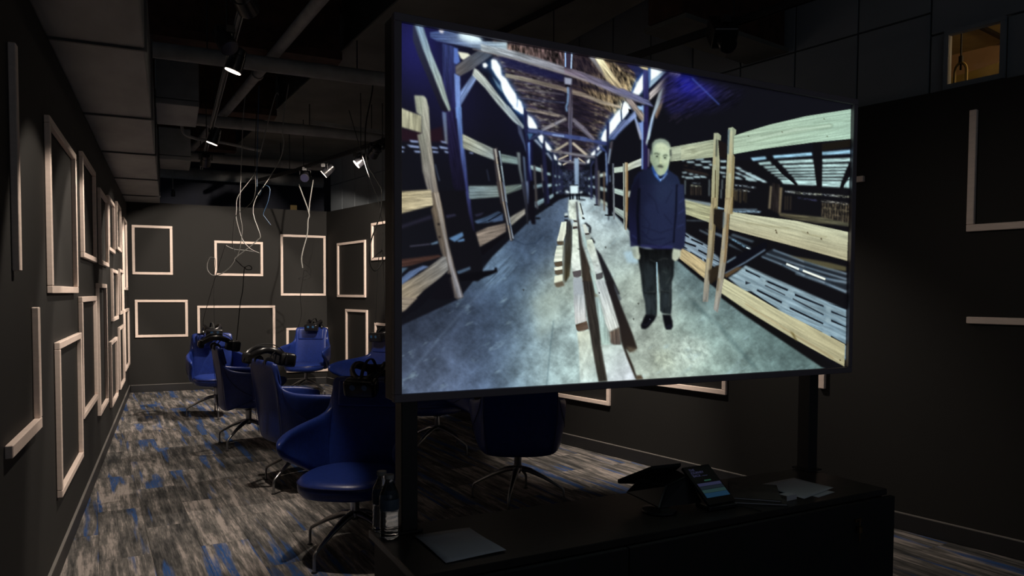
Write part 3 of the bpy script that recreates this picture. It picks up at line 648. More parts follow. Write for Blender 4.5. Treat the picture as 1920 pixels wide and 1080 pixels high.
    q('e', '1000 0 1050 0 1040 320 1040 620 1010 620', (84, 78, 92), (70, 78, 108), g='1020 0 1020 600', soft=.7, tex=.4, ang=1.57)
    # right upper braces
    q('c', '265 150 330 158 560 470 530 480 400 330', (150, 150, 160), (110, 96, 80), g='280 160 520 460', soft=.9, tex=.3)
    q('c', '330 158 420 168 480 260 660 510 600 510 470 420 400 270', (226, 218, 176), (170, 152, 118), g='380 180 620 500', soft=1, tex=.5)
    q('c', '820 258 935 270 940 320 860 290', (196, 184, 140), soft=.8)
    q('c', '690 240 830 262 890 310 870 350 810 400 780 330', (40, 36, 76), (26, 40, 90), soft=1.2, a=.85)
    line('c', '885 330 800 430 755 560', 3, (30, 66, 140), soft=1.4, a=.8)
    q('c', '880 300 945 310 945 640 880 620', (56, 62, 120), (40, 38, 84), soft=.8, tex=.3, ang=1.57)
    q('c', '890 700 945 710 940 1085 885 1085', (36, 32, 74), soft=.8, tex=.3, ang=1.57)
    q('c', '866 700 888 700 888 1085 866 1085', (120, 152, 214), soft=.8)
    q('c', '940 280 962 282 962 480 945 520', (74, 110, 170), soft=.9)
    q('c', '960 430 1110 322 1145 322 950 520', (150, 178, 200), soft=.8); q('c', '945 520 1150 325 1180 330 950 560', (18, 20, 40), soft=.8)
    q('c', '950 560 1180 332 1300 335 1300 370 1140 500 1060 550 950 650', (158, 152, 150), (110, 104, 108), g='960 600 1250 350', soft=.9, tex=.6)
    q('c', '1105 490 1155 530 1120 640 1060 800 1030 860 1010 800 1060 620', (104, 84, 70), (150, 146, 140), g='1050 800 1130 520', soft=.9, tex=.4)
    q('c', '1060 560 1110 495 1080 640 1010 820 950 1085 920 1085 970 850', (186, 198, 190), (130, 160, 210), g='1080 540 930 1080', soft=.9, tex=.3)
    q('c', '1155 460 1300 380 1300 500 1165 540', (40, 40, 104), soft=3, a=.9)
    q('c', '670 620 760 640 860 760 890 800 885 890 850 860 760 740', (128, 118, 116), (160, 146, 130), g='700 640 870 860', soft=.9, tex=.6)
    q('c', '810 705 880 715 880 760 840 750', (150, 190, 230), soft=1)
    q('c', '500 1085 640 930 790 760 810 830 740 890 600 1030 560 1085', (88, 108, 162), (130, 150, 196), g='520 1080 780 790', soft=.9, tex=.4)
    line('c', '510 1050 640 900 750 760', 2.6, (12, 14, 34), soft=.8)
    q('c', '715 740 750 745 752 790 725 795', (8, 10, 22), soft=.7)
    q('c', '780 840 800 830 870 1000 870 1085 850 1085', (140, 166, 214), (150, 150, 160), soft=.8)
    line('c', '660 650 636 760 640 880', 1.6, (30, 40, 70), soft=.7)
    q('c', '480 890 498 900 498 1085 478 1085', (48, 56, 90), soft=.8)
    line('c', '95 865 220 960 320 1085', 5.5, (116, 110, 124), soft=.9, tex=.4)
    # trusses further back
    line('e', '700 260 850 190 980 130', 6, (116, 118, 132), (140, 134, 130), soft=.9, tex=.5)
    line('e', '1050 130 1210 290', 5, (100, 96, 106), soft=.8)
    line('e', '520 255 720 285 960 325 1210 365', 7, (62, 74, 124), (84, 98, 146), soft=1, tex=.3)
    line('e', '820 312 960 330', 1.6, (180, 214, 250), soft=.8)
    line('e', '560 375 680 290', 5, (44, 52, 84), soft=.9)
    line('e', '540 20 900 100', 5, (120, 110, 100), soft=1.2, tex=.8, a=.8)
    line('e', '840 500 1000 400', 4, (180, 172, 150), soft=.8); line('e', '1050 405 1210 540', 4, (176, 166, 150), soft=.8)
    line('e', '800 490 1010 525 1200 548', 4, (110, 106, 110), soft=.8, tex=.4)
    line('e', '890 590 1000 540', 3, (176, 166, 146), soft=.7); line('e', '940 650 1030 600', 2.6, (186, 176, 156), soft=.7)
    line('e', '880 600 1200 628', 2.6, (100, 100, 112), soft=.7); line('e', '1110 570 1190 630', 2.6, (170, 160, 140), soft=.7)
    line('f', '0 130 160 155 440 210', 6, (72, 88, 140), (48, 58, 108), soft=1)
    line('f', '100 0 300 170', 5, (116, 112, 128), soft=.9, tex=.4)
    line('f', '0 300 200 330 310 345', 3.6, (116, 116, 126), soft=.8)
    line('f', '350 225 420 300', 5, (52, 66, 116), soft=.9)
    line('f', '80 200 220 320', 3.4, (190, 180, 160), soft=.8)
    line('f', '0 395 220 410', 2.6, (110, 110, 120), soft=.8)
    q('z', '1040 318 1118 318 1112 362 1046 362', (34, 40, 58), soft=2, a=.8, tex=.9, tl=4, tw=4)
    # blue stained boards, upper right
    q('z', '1246 128 1290 148 1400 168 1380 200 1330 210 1262 215 1240 190', (26, 24, 62), (16, 15, 28), g='1270 150 1370 190', soft=6, tex=.8, ang=-.5, tl=18, tw=3)
    glow(1288, 152, 20, 24, (8, 14, 160), .5); glow(1318, 172, 26, 16, (20, 20, 120), .5)
    line('z', '1298 146 1350 196', 2.4, (70, 96, 190), soft=1.2, a=.7)
    for i in range(16):
        x = 1270 + rng.rand() * 110; y = 150 + rng.rand() * 30
        line('z', f'{x} {y + 6} {x + 16} {y - 4}', 1.5, (84, 78, 150), soft=.8, a=.15 + .3 * rng.rand())
    for i in range(12):
        x = 1248 + rng.rand() * 50; y = 190 + rng.rand() * 40
        line('z', f'{x} {y + 6} {x + 12} {y - 3}', 1.5, (70, 56, 84), soft=.8, a=.2 + .3 * rng.rand())

    # --- light strip rail and posts, left, going away
    q('e', '270 -20 330 -10 420 120 500 210 500 240 400 150', (150, 166, 172), (120, 132, 140), soft=1, tex=.4)
    q('e', '425 190 470 220 530 470 530 520 500 420 440 290', (56, 62, 84), (70, 86, 130), soft=.9, tex=.3)
    q('e', '498 0 540 60 548 380 560 900 605 1085 590 1085 545 900 535 560 520 400 505 200', (30, 34, 70), (22, 20, 40), soft=.8)
    q('e', '540 380 600 360 600 900 610 1085 560 1085 535 700', (20, 20, 50), soft=.9)
    q('e', '545 400 570 390 575 700 590 860 560 700', (110, 146, 214), (50, 60, 120), g='555 400 575 860', soft=.8)
    q('e', '540 290 610 300 560 370', (80, 130, 180), soft=1.5, a=.7)
    q('e', '610 370 640 360 720 450 720 480', (128, 146, 168), soft=.8)
    q('e', '705 470 735 330 750 560 790 1000 790 1085 740 1085 720 800', (28, 30, 58), soft=.9)
    q('e', '745 515 775 510 830 590 820 610', (120, 136, 160), soft=.8)
    for x, yt in ((815, 510), (850, 620), (885, 660), (912, 700)): q('e', f'{x} {yt} {x + 20} {yt} {x + 34} 900 {x + 22} 980 {x + 8} 980', (34, 38, 66), soft=.8, a=.85)
    # left bunks, far to near
    for s in ('760 735 800 740 802 770 762 762', '770 865 815 860 815 890 770 905', '790 1000 830 975 832 1000 795 1035', '845 765 865 768 865 790 846 786', '855 868 880 868 880 885 857 888', '862 960 890 948 890 966 866 975', '893 770 908 772 908 800 894 800', '895 862 912 862 912 876 896 878', '905 945 920 935 920 948 907 955'):
        q('e', s, (150, 180, 190), soft=.9)
    q('e', '575 650 710 690 710 735 580 700', (150, 176, 178), soft=.8, tex=.4); q('e', '595 880 720 855 720 895 598 925', (120, 146, 156), soft=.8, tex=.4); q('e', '620 1065 735 1025 735 1060 640 1090', (120, 146, 150), soft=.8)
    q('e', '605 655 630 650 660 1085 630 1085', (70, 70, 74), (60, 56, 56), soft=.8); q('e', '690 650 705 650 735 960 720 960', (96, 92, 96), soft=.8)
    q('h', '595 60 640 60 670 330 610 330', (14, 16, 30), soft=1, a=.9); q('h', '668 215 768 165 768 205 672 262', (120, 146, 156), soft=.9, tex=.4); q('h', '668 210 690 200 710 270 690 275', (66, 66, 74), soft=.8)
    q('h', '745 -10 780 -10 800 240 770 240', (20, 20, 36), soft=.9); q('h', '800 230 850 228 852 240 800 242', (10, 10, 18), soft=.8)
    q('h', '815 145 858 122 858 150 822 172', (130, 156, 164), soft=.9)
    q('e', '240 525 450 570 450 645 245 620', (126, 146, 140), (108, 130, 132), soft=.8, tex=.4)
    q('e', '285 890 480 862 480 918 290 985', (110, 124, 116), (96, 112, 110), soft=.8, tex=.4)
    q('h', '412 365 575 268 575 325 425 450', (124, 124, 116), (150, 146, 136), g='420 400 570 300', soft=.8, tex=.35)
    q('e', '418 508 460 510 470 700 510 900 560 1085 520 1085 480 880 440 700', (100, 110, 112), (60, 66, 76), g='440 510 520 1000', soft=.8, tex=.3, ang=1.4)
    q('e', '488 550 512 560 530 800 560 1085 540 1085 505 760', (80, 96, 120), (50, 60, 90), soft=.8)
    q('h', '540 0 565 -10 600 230 605 430 590 430 570 230', (44, 46, 60), (30, 30, 36), soft=.8); q('h', '580 0 600 -10 640 350 625 350', (96, 110, 140), (40, 46, 66), soft=.8)
    q('h', '620 -10 660 -10 665 200 680 430 640 430 600 300', (14, 12, 20), soft=.9); q('h', '675 358 725 362 725 380 675 378', (8, 8, 14), soft=.8)
    q('h', '2 40 330 40 330 150 5 172', (108, 124, 124), (96, 108, 104), soft=.8, tex=.35)
    q('z', '868 251 932 281 932 300 872 277', (156, 162, 144), (130, 142, 138), soft=.8, tex=.4)
    q('d', '715 305 900 400 1080 480 1080 600 900 530 715 455', (168, 172, 150), (134, 146, 146), g='720 380 1080 540', soft=.8, tex=.35)
    q('d', '780 895 1130 890 1135 1000 800 1030', (104, 122, 128), (112, 126, 124), soft=.9, tex=.35)
    for s in ('470 230 560 215 580 235 480 260', '760 225 860 200 830 230 780 245'): q('g', s, (44, 44, 66), soft=1.2, a=.8)
    q('g', '500 465 640 400 650 440 560 500', (84, 120, 160), soft=1); q('g', '580 490 655 465 660 490 600 500', (90, 130, 176), soft=1)
    q('g', '770 290 1020 200 1035 215 900 300 780 310', (76, 104, 138), soft=1, tex=.4); q('g', '930 290 1040 230 1050 280 960 295', (96, 124, 170), soft=1, tex=.4)
    q('g', '775 405 900 350 1080 310 1080 395 960 470 815 550', (134, 122, 110), (110, 100, 92), soft=.8, tex=.35)
    q('g', '820 560 1080 410 1080 440 840 640', (12, 10, 16), soft=1)
    q('h', '55 400 300 300 350 320 350 395 100 425', (56, 72, 98), soft=1.4, tex=.9, a=.7); line('h', '200 395 330 320', 2, (10, 10, 20), soft=.6)
    q('e', '150 470 200 455 215 600 260 1000 310 1085 240 1085 200 850', (76, 70, 72), (50, 44, 46), soft=.8, tex=.3, ang=1.4)
    line('e', '178 470 205 640 240 850 275 1080', 3.4, (150, 150, 148), (170, 158, 140), soft=.7); line('e', '225 490 250 660 280 880 310 1080', 3, (140, 158, 166), (90, 104, 116), soft=.7)
    line('e', '205 560 240 760 268 960', 1.8, (8, 8, 12), soft=.6)
    q('h', '280 0 350 0 410 420 455 590 425 605 380 420', (66, 58, 56), (44, 40, 42), soft=.8); line('h', '320 0 350 200 400 440 430 595', 2.6, (140, 128, 112), (120, 124, 130), soft=.6); line('h', '350 0 380 200 420 420 452 575', 2.6, (84, 96, 116), (130, 140, 150), soft=.6)
    # slats seen under the first bunk
    q('d', '0 230 245 290 480 215 500 390 0 380', (36, 18, 28), soft=2.5, a=.9)
    for s in ('110 368 215 380 215 398 130 392', '80 420 220 438 225 460 120 448', '0 435 60 448 60 460 0 456', '0 485 50 492 50 505 0 502', '160 488 235 492 235 510 180 508', '355 442 435 455 430 468 360 462', '460 378 520 388 530 405 480 398', '445 435 545 455 545 472 460 462', '370 490 440 500 435 512 375 510', '500 488 550 500 550 516 515 510', '780 505 830 512 830 525 790 518'):
        q('d', s, (150, 170, 214), soft=.9)
    line('d', '400 640 430 760 450 830', 2, (90, 104, 130), soft=1, a=.7); line('d', '985 700 1010 830', 1.6, (60, 70, 96), soft=1, a=.7)
    # nearest left bunk
    q('d', '0 0 110 45 250 95 250 290 120 250 0 215', (178, 178, 150), (150, 148, 122), soft=.8, tex=.3)
    q('d', '165 -130 175 -134 270 -130 300 -95 325 0 350 400 400 760 460 1085 370 1085 300 880 260 720 235 480 200 310 255 290 250 100 190 60', (150, 156, 138), (110, 104, 100), g='220 -120 380 1000', soft=.9, tex=.25, ang=1.4)
    q('d', '262 90 272 -128 300 -95 325 0 350 400 400 760 460 1085 420 1085 360 780 310 420', (172, 176, 160), (136, 126, 116), g='300 -200 420 1000', soft=1, tex=.2, ang=1.4, a=.9)
    q('g', '0 -10 320 -30 345 130 200 165 0 215', (168, 156, 122), (176, 166, 136), soft=.8, tex=.4)
    q('g', '330 0 395 0 440 180 490 480 560 760 650 1060 590 1085 550 1060 480 830 500 780 430 620 380 440 320 170 345 130', (100, 88, 72), (84, 78, 76), soft=.8, tex=.3, ang=1.35)
    q('g', '345 0 395 0 425 150 470 420 545 760 645 1060 600 1070 560 960 500 720 450 460 400 250', (152, 142, 128), (130, 130, 136), g='370 0 600 1000', soft=1, tex=.25, ang=1.35)
    q('g', '385 310 410 312 408 332 388 330', (20, 16, 18), soft=.8); q('g', '395 440 420 445 418 462 398 460', (30, 24, 24), soft=.9)
    q('g', '0 340 320 230 330 260 140 320 0 370', (42, 40, 58), soft=2, a=.8)
    q('g', '310 520 390 490 390 515 330 528', (96, 124, 150), soft=1); line('g', '105 545 310 522', 1.6, (84, 84, 104), soft=1)
    q('g', '0 680 400 630 430 650 120 740 0 760', (66, 44, 38), soft=1, tex=.3); q('g', '0 765 90 760 10 830', (70, 90, 110), soft=1)
    q('g', '0 885 100 800 240 740 300 750 200 800 0 960', (84, 104, 140), soft=1.5, tex=.3)
    q('g', '0 950 240 800 440 645 475 650 500 780 420 860 250 990 160 1085 0 1085', (138, 126, 106), (118, 118, 116), g='60 1000 460 700', soft=.9, tex=.35)
    q('z', '750 560 781 560 796 545 838 512 848 516 790 575 750 600', (12, 11, 18), soft=1.2)
    q('z', '740 556 784 558 760 582 740 590', (140, 128, 112), soft=1, tex=.3)
    q('g', '480 840 510 810 560 1060 500 1085 300 1085', (13, 11, 18), soft=1.5, a=.9)
    q('g', '580 800 720 750 720 780 600 830', (80, 104, 130), soft=1.5, a=.8)
    q('g', '600 830 830 800 960 785 970 755 990 765 995 805 920 840 780 890 620 900', (10, 9, 14), soft=1)

    # --- right side, far bunks and posts
    q('f', '225 500 232 500 240 740 230 740', (20, 22, 40), soft=.8)
    for s in ('238 555 262 548 262 572 240 575', '238 630 262 632 262 650 240 646', '242 698 264 715 264 732 244 716', '284 538 310 530 310 560 286 560', '282 632 312 640 312 664 284 655', '290 720 316 745 316 765 292 742'):
        q('f', s, (160, 188, 200), soft=.9)
    q('f', '262 430 280 380 300 380 300 400 275 440 280 770 262 770', (40, 46, 80), soft=.9); q('f', '280 430 300 400 310 520 280 540', (10, 10, 16), soft=1)
    q('f', '310 345 330 340 345 480 340 830 318 830 305 520', (44, 44, 64), soft=.8); q('f', '300 820 345 825 345 836 300 834', (10, 10, 16), soft=.7)
    q('f', '335 330 400 280 415 300 425 480 345 490', (12, 12, 20), soft=1); line('f', '322 330 372 280', 4, (130, 150, 176), soft=.8)
    q('f', '350 515 425 500 425 535 350 548', (178, 194, 186), soft=.8); q('f', '355 640 430 660 430 695 358 682', (150, 172, 172), soft=.8); q('f', '360 765 440 810 440 850 365 805', (160, 176, 168), soft=.8)
    q('f', '335 480 356 480 358 840 340 840', (86, 84, 84), soft=.8); q('f', '392 490 408 495 410 890 396 890', (96, 80, 66), soft=.8)
    q('f', '425 -10 447 -10 445 400 480 930 445 930 425 500', (30, 34, 70), (14, 14, 24), soft=.8)
    q('f', '412 300 426 300 436 600 424 640', (120, 150, 200), soft=.8); q('f', '455 530 464 530 466 600 456 600', (120, 140, 170), soft=.8); q('f', '444 600 475 600 485 930 445 930', (14, 12, 20), soft=.8)
    q('f', '408 925 490 925 490 942 408 940', (8, 8, 12), soft=.7); line('f', '448 940 446 985', 2, (40, 46, 56), soft=.8)
    q('f', '462 190 490 180 480 260 450 420 438 400', (70, 66, 74), soft=.8); line('f', '462 260 442 410', 2, (140, 170, 200), soft=.8)
    q('f', '440 160 560 60 650 -20 600 -40 450 130', (100, 116, 160), soft=1, tex=.3)
    q('f', '490 452 590 438 590 495 492 505', (176, 192, 178), soft=.7, tex=.3); q('f', '490 655 595 680 595 740 492 705', (160, 180, 172), soft=.7, tex=.3); q('f', '500 845 600 890 600 972 505 900', (150, 166, 160), soft=.7, tex=.35)
    q('f', '482 408 500 408 512 970 495 975', (96, 104, 116), (110, 116, 120), soft=.7, tex=.3, ang=1.5)
    q('f', '625 420 690 392 780 355 780 430 690 462 625 490', (182, 188, 166), (190, 200, 190), soft=.7, tex=.35); q('f', '625 690 685 685 660 750 625 750', (160, 168, 156), soft=.8)
    q('f', '590 408 604 410 612 1060 600 1060', (150, 160, 150), soft=.7); q('f', '604 410 612 410 618 1080 610 1080', (10, 8, 12), soft=.6)
    q('f', '610 400 640 400 640 940 630 1085 618 1085', (186, 178, 150), (142, 118, 84), g='612 600 640 600', soft=.7)
    q('f', '632 490 640 490 640 900 628 900', (120, 84, 40), soft=.8)
    q('f', '720 0 745 0 780 120 780 470 800 465 796 -10', (120, 150, 212), soft=.9); q('f', '720 0 778 110 778 180', (150, 165, 200), soft=.8)
    q('f', '800 -10 838 -10 842 480 800 480', (34, 28, 70), soft=.9)
    q('f', '864 20 864 120 830 230 822 200', (186, 206, 206), soft=.8)
    q('k', '385 230 408 240 402 520 385 510', (120, 112, 140), soft=.8)

    # --- right bunks: grey gaps and slats first
    q('z', '1250 300 1600 300 1600 690 1560 692 1400 584 1285 494 1250 430', (15, 14, 18), soft=1.5)
    rows = ['0 430 40 432 30 450 0 450', '50 455 140 455 155 475 70 475', '150 430 270 422 250 440 165 442', '215 450 335 450 360 468 240 470', '145 490 220 488 250 508 170 508', '240 518 320 518 345 542 270 540', '315 485 365 490 365 508 330 506', '450 448 530 445 530 468 460 466', '452 522 528 520 530 545 470 545', '440 575 520 590 525 608 460 600', '480 630 520 632 520 648 490 648',
            '625 525 680 525 725 555 660 550', '660 560 720 562 780 585 740 588', '740 590 820 595 840 615 780 612', '620 585 680 592 730 620 680 618', '820 620 870 625 900 650 860 650', '700 620 760 625 800 655 750 650', '870 650 920 655 960 685 900 680', '625 640 680 645 730 675 640 665', '750 660 830 665 900 695 800 688', '940 680 980 685 1010 708 960 706',
            '0 585 55 582 65 598 10 598', '75 600 125 598 145 615 95 618', '25 640 130 645 145 664 50 662', '130 632 210 636 220 656 150 652', '210 625 280 635 300 652 230 648', '0 630 30 632 30 645 0 645', '150 610 190 612 200 622 160 622']
    for s in rows: q('m', s, (176, 206, 212), soft=.9, tex=.3)
    for s in ('10 500 80 498 60 520', '110 520 170 525 150 540', '180 545 240 548 220 560', '0 540 130 560 300 600 330 630 100 590'): q('m', s, (60, 48, 40), soft=1.5, a=.6)
    for x, h in ((620, 80), (655, 130), (700, 150), (745, 130), (765, 150), (640, 120)): line('m', f'{x} 790 {x - 4} {800 + h}', 3, (104, 90, 62), soft=1, a=.55, tex=.8)
    line('m', '630 740 720 750 880 772', 1.8, (170, 190, 200), soft=.8, a=.8, tex=1.5, tl=4); line('m', '620 790 820 812', 2.6, (150, 160, 160), soft=1, a=.6, tex=2, tl=4)
    line('m', '100 745 230 752', 2, (170, 176, 150), soft=.8, a=.8, tex=1.5, tl=4); line('m', '120 715 220 718', 1.5, (120, 140, 150), soft=.8, a=.7, tex=1.5, tl=4)
    for x in (110, 135, 170, 200, 225): line('m', f'{x} 760 {x} 860', 2, (100, 84, 62), soft=1, a=.5, tex=.8)
    for x, a_, b_ in ((40, 680, 850), (328, 670, 870), (482, 670, 790), (470, 790, 900)): line('m', f'{x} {a_} {x - 2} {b_}', 2, (140, 160, 164), soft=.8, a=.75)
    # upper berth slats, right
    sl8 = [('40 520 165 508 175 530 60 545', '225 500 555 475 560 500 240 525', '640 470 882 452 882 485 640 497'), ('100 560 205 550 220 575 120 580', '268 545 565 530 570 560 290 568', '645 530 882 520 882 550 645 560'), ('145 592 245 585 260 605 165 608', '305 582 575 572 578 600 325 604', '645 575 868 568 862 595 645 600'),
           ('172 620 280 612 290 628 190 628', '335 614 580 606 580 628 350 628', '642 610 852 604 848 622 642 626'), ('205 642 300 635 310 652 220 652', '352 640 582 634 582 652 365 652', '642 636 840 630 836 650 642 652'), ('235 664 320 660 335 672 250 674', '380 664 586 660 586 674 392 676', '642 662 830 660 826 678 642 680'),
           ('262 685 350 682 365 696 280 696', '400 686 590 684 592 700 412 700', '642 690 820 690 814 706 642 706'), ('290 704 375 700 415 745 315 738', '412 706 596 708 600 752 440 748', '642 714 808 716 796 770 642 762')]
    for i, tr in enumerate(sl8):
        for s in tr: q('o', s, (150, 200, 226) if i < 1 else (172, 206, 204), soft=.8, tex=.35, tl=14)
    q('o', '830 740 876 700 876 775 825 770', (160, 196, 194), soft=.8, tex=.3); q('o', '860 700 876 680 876 695', (160, 196, 194), soft=.7)
    q('o', '0 640 100 680 185 728 160 725 60 690 0 655', (170, 200, 206), soft=.9); q('o', '0 675 60 690 100 715 0 705', (160, 188, 190), soft=.9)
    q('o', '190 500 260 560 340 650 440 745 415 745 300 650 225 560', (14, 12, 16), soft=.7); q('o', '560 380 640 380 640 765 600 765 575 560', (14, 12, 16), soft=.7); q('o', '876 560 882 640 822 770 795 770 850 620', (14, 12, 16), soft=.7)
    q('o', '640 400 882 365 882 430 640 460', (26, 22, 16), soft=1.5)
    line('o', '330 800 480 820 640 830 870 850', 2.6, (130, 140, 150), (170, 176, 150), soft=.9, a=.85, tex=1.5, tl=5)
    line('o', '640 882 870 912', 3, (140, 140, 130), soft=.9, a=.75, tex=1.6, tl=5); line('o', '440 855 600 880', 2, (80, 84, 130), soft=.9, a=.6, tex=1.6, tl=5)
    for i in range(11):
        x = 650 + i * 22; line('o', f'{x} {900 + i} {x - 4} {1040 + i * 4}', 2.6, (112, 100, 74), soft=1, a=.65, tex=1.3, tl=7)
    line('o', '650 940 870 970', 2, (120, 112, 86), soft=1, a=.5, tex=1.5, tl=5); line('o', '650 990 870 1020', 2, (110, 100, 78), soft=1, a=.5, tex=1.5, tl=5)
    for x in (335, 355, 380): line('o', f'{x} 840 {x - 3} 960', 2, (80, 68, 52), soft=1, a=.6)
    q('o', '205 755 225 760 210 950 190 950', (110, 100, 80), soft=.9); q('o', '225 730 290 745 290 1000 215 960', (30, 26, 26), soft=.8, tex=.8, ang=1.5); q('o', '285 770 310 770 295 985 278 985', (110, 98, 76), soft=.9)
    q('o', '280 985 640 1020 882 1075 882 1100 600 1070 400 1035 285 1010', (88, 82, 62), (70, 70, 56), soft=.9, tex=.5)
    line('o', '0 968 120 978', 2, (130, 150, 160), soft=.8); line('m', '560 1030 900 1032', 1.8, (130, 160, 180), soft=.8); line('m', '600 1055 920 1056', 1.8, (130, 160, 180), soft=.8, tex=1, tl=3)
    # top rails
    q('z', '1256 276 1300 268 1340 261 1340 294 1300 298 1258 302', (160, 170, 146), (150, 162, 138), soft=.7, tex=.3)
    q('m', '-10 285 150 262 375 222 375 405 150 425 -10 432', (168, 176, 148), (158, 168, 140), soft=.7, tex=.3)
    for r_ in (10, 20, 30, 42): line('m', f'{95 + r_} {310} {115 + r_ * 1.6} {340} {95 + r_} {368}', 1.2, (126, 132, 106), soft=.8, a=.6)
    q('m', '430 210 460 215 540 250 540 440 430 400', (26, 20, 20), soft=1)
    q('m', '615 155 800 110 1020 45 1090 30 1090 290 1020 300 850 330 615 370', (146, 178, 156), (158, 192, 170), soft=.6, tex=.25)
    q('o', '-104 335 0 300 200 240 500 170 885 110 882 360 560 390 250 430 0 465 -104 487', (166, 188, 164), (164, 196, 176), soft=.6, tex=.2, tl=60, tw=2.2)
    q('o', '5 370 120 340 300 300 420 268 560 262 700 235 728 245 715 262 560 280 400 305 200 345 60 385 10 390', (184, 206, 184), soft=1, a=.55)
    line('o', '10 390 60 388 200 350 400 310 560 282 718 264 735 246 700 234 560 252 420 262 300 292 120 336', 1.2, (96, 116, 92), soft=.8, a=.7)
    line('o', '250 400 500 340 700 300 880 240', 1.2, (110, 134, 112), soft=.8, a=.5); line('o', '560 225 740 205 880 212', 1.2, (110, 134, 112), soft=.8, a=.5); line('o', '120 320 300 262 520 214', 1, (116, 138, 114), soft=.8, a=.4)
    for x, y in ((658, 193), (685, 340), (20, 338), (305, 303)): poly([(1400 + (x - 8) / 4.5, 180 + y / 4.5), (1400 + x / 4.5, 180 + (y - 9) / 4.5), (1400 + (x + 9) / 4.5, 180 + (y + 6) / 4.5)], (80, 84, 60), a=.8)
    # middle rails
    q('m', '30 905 200 960 350 1010 370 1090 40 1090', (160, 164, 132), soft=.8, tex=.25)
    q('n', '72 15 320 75 320 235 85 150', (164, 168, 134), (158, 158, 122), soft=.7, tex=.35); q('n', '80 10 320 50 320 78 72 18', (130, 146, 150), soft=.8)
    q('n', '370 80 440 100 440 112 375 108', (140, 170, 190), soft=.7)
    line('n', '510 130 780 130', 1.8, (120, 150, 170), soft=.8, tex=1, tl=3)
    q('n', '495 130 640 150 840 195 840 378 640 330 485 290', (176, 182, 152), (170, 172, 140), soft=.7, tex=.22)
    q('p', '-105 -13 0 5 350 50 692 125 688 320 400 240 0 135 -112 104', (186, 190, 160), (170, 164, 132), g='300 40 260 240', soft=.7, tex=.2, tl=50, tw=2.2)
    for x, y in ((205, 115), (512, 172), (210, 130), (420, 130)): poly([(1400 + (x - 8) / 3.6, 400 + y / 3.6), (1400 + x / 3.6, 400 + (y - 10) / 3.6), (1400 + (x + 7) / 3.6, 400 + (y + 8) / 3.6)], (66, 54, 34), a=.85)
    line('p', '0 62 150 85 300 100', 1.4, (120, 112, 76), soft=.9, a=.6); line('p', '380 120 440 145 550 160', 1.4, (120, 112, 76), soft=.9, a=.6)
    # lower slats, left bay
    for s in ('215 292 300 330 300 350 210 305', '265 288 420 340 420 365 330 330', '370 325 430 350 425 370 365 340', '90 205 300 210 300 216 92 215'): q('n', s, (92, 108, 122), soft=1, a=.8)
    q('n', '80 320 290 440 400 560 400 620 350 640 270 600 130 510 50 455', (132, 152, 166), (120, 140, 154), soft=1, tex=.3)
    for s in ('80 332 120 360 115 370 75 350', '70 400 185 440 180 458 65 415', '140 375 250 425 245 440 135 390', '55 440 100 465 100 475 50 455', '130 495 240 560 240 572 130 508', '205 475 290 520 285 535 200 490', '290 470 385 520 380 530 285 480', '270 450 300 465 300 475', '250 560 275 575 270 600', '340 560 400 590 400 600 340 572', '330 625 350 640 340 650'): q('n', s, (14, 14, 20), soft=.7)
    q('n', '40 460 150 520 275 600 265 750 150 660 30 560', (176, 160, 120), (184, 168, 126), soft=.7, tex=.3)
    q('n', '20 560 150 655 265 750 265 790 140 690 10 575', (12, 11, 14), soft=.8)
    # diagonal joist and lower slats, right bay
    for s in ('480 350 690 460 680 475 480 370', '490 420 620 500 480 440', '520 330 720 400 700 415 500 350'): q('n', s, (76, 92, 104), soft=1, a=.8)
    line('n', '645 460 690 476', 2.2, (220, 245, 250), soft=.7); line('n', '510 380 645 460', 1.6, (110, 160, 190), soft=.8, tex=1.4, tl=3)
    q('n', '460 600 640 490 835 400 835 470 640 600 450 710', (12, 12, 20), soft=.8)
    q('n', '465 590 550 540 550 552 465 605', (130, 160, 180), soft=.8); line('n', '450 700 640 595 820 480', 2, (130, 160, 186), soft=.8)
    q('n', '300 680 400 620 380 720 310 790', (60, 50, 38), soft=.9); q('n', '440 710 560 640 620 640 460 740', (84, 66, 44), soft=1)
    q('p', '180 240 400 320 684 410 684 545 400 430 100 290', (34, 40, 48), soft=1.5, a=.9)
    for w_, s in ((3.4, '185 245 400 325 684 408'), (3.2, '140 270 400 360 684 445'), (5, '330 360 540 440 684 468'), (5, '340 400 540 470 684 530'), (3, '110 290 250 345 400 420')):
        line('p', s, w_, (84, 104, 120), (110, 128, 142), soft=.9, tex=.4)
    line('p', '276 340 362 376', 3.6, (236, 246, 240), soft=.6); line('p', '388 385 540 444', 3.6, (240, 246, 232), soft=.6)
    q('p', '280 280 560 330 680 360 680 390 560 370', (110, 104, 70), soft=1.2, a=.7)
    q('p', '-57 398 0 350 200 440 684 650 684 1000 580 850 300 700 0 530 -116 434', (134, 158, 168), (120, 146, 160), soft=.8, tex=.35, ang=.42)
    for s in ('0 375 100 425 100 435 0 388', '0 350 60 380', '140 448 290 512 285 524 135 460', '335 540 530 620 530 634 335 556', '580 655 684 700 684 708 582 670', '40 470 0 480 0 455', '80 510 250 595 245 608 75 522', '135 480 270 548 270 556 130 488', '300 630 530 740 525 750 300 645', '320 570 530 680 530 690 320 580', '580 715 684 765 684 772 580 730', '575 700 600 712', '280 680 520 800 515 810 280 694', '580 825 684 885 684 895 580 840', '0 520 40 525 235 650 200 640', '545 600 684 650 684 640'): q('p', s, (16, 18, 26), soft=.7)
    for s in ('-60 404 684 760', '-90 420 684 812', '0 372 684 706'): line('p', s, 1.3, (70, 92, 106), soft=.8, a=.75)
    for s in ('-50 398 684 740', '-80 414 684 792', '0 362 684 690', '-100 434 684 850'): line('p', s, 2.2, (160, 184, 192), soft=1, a=.5)
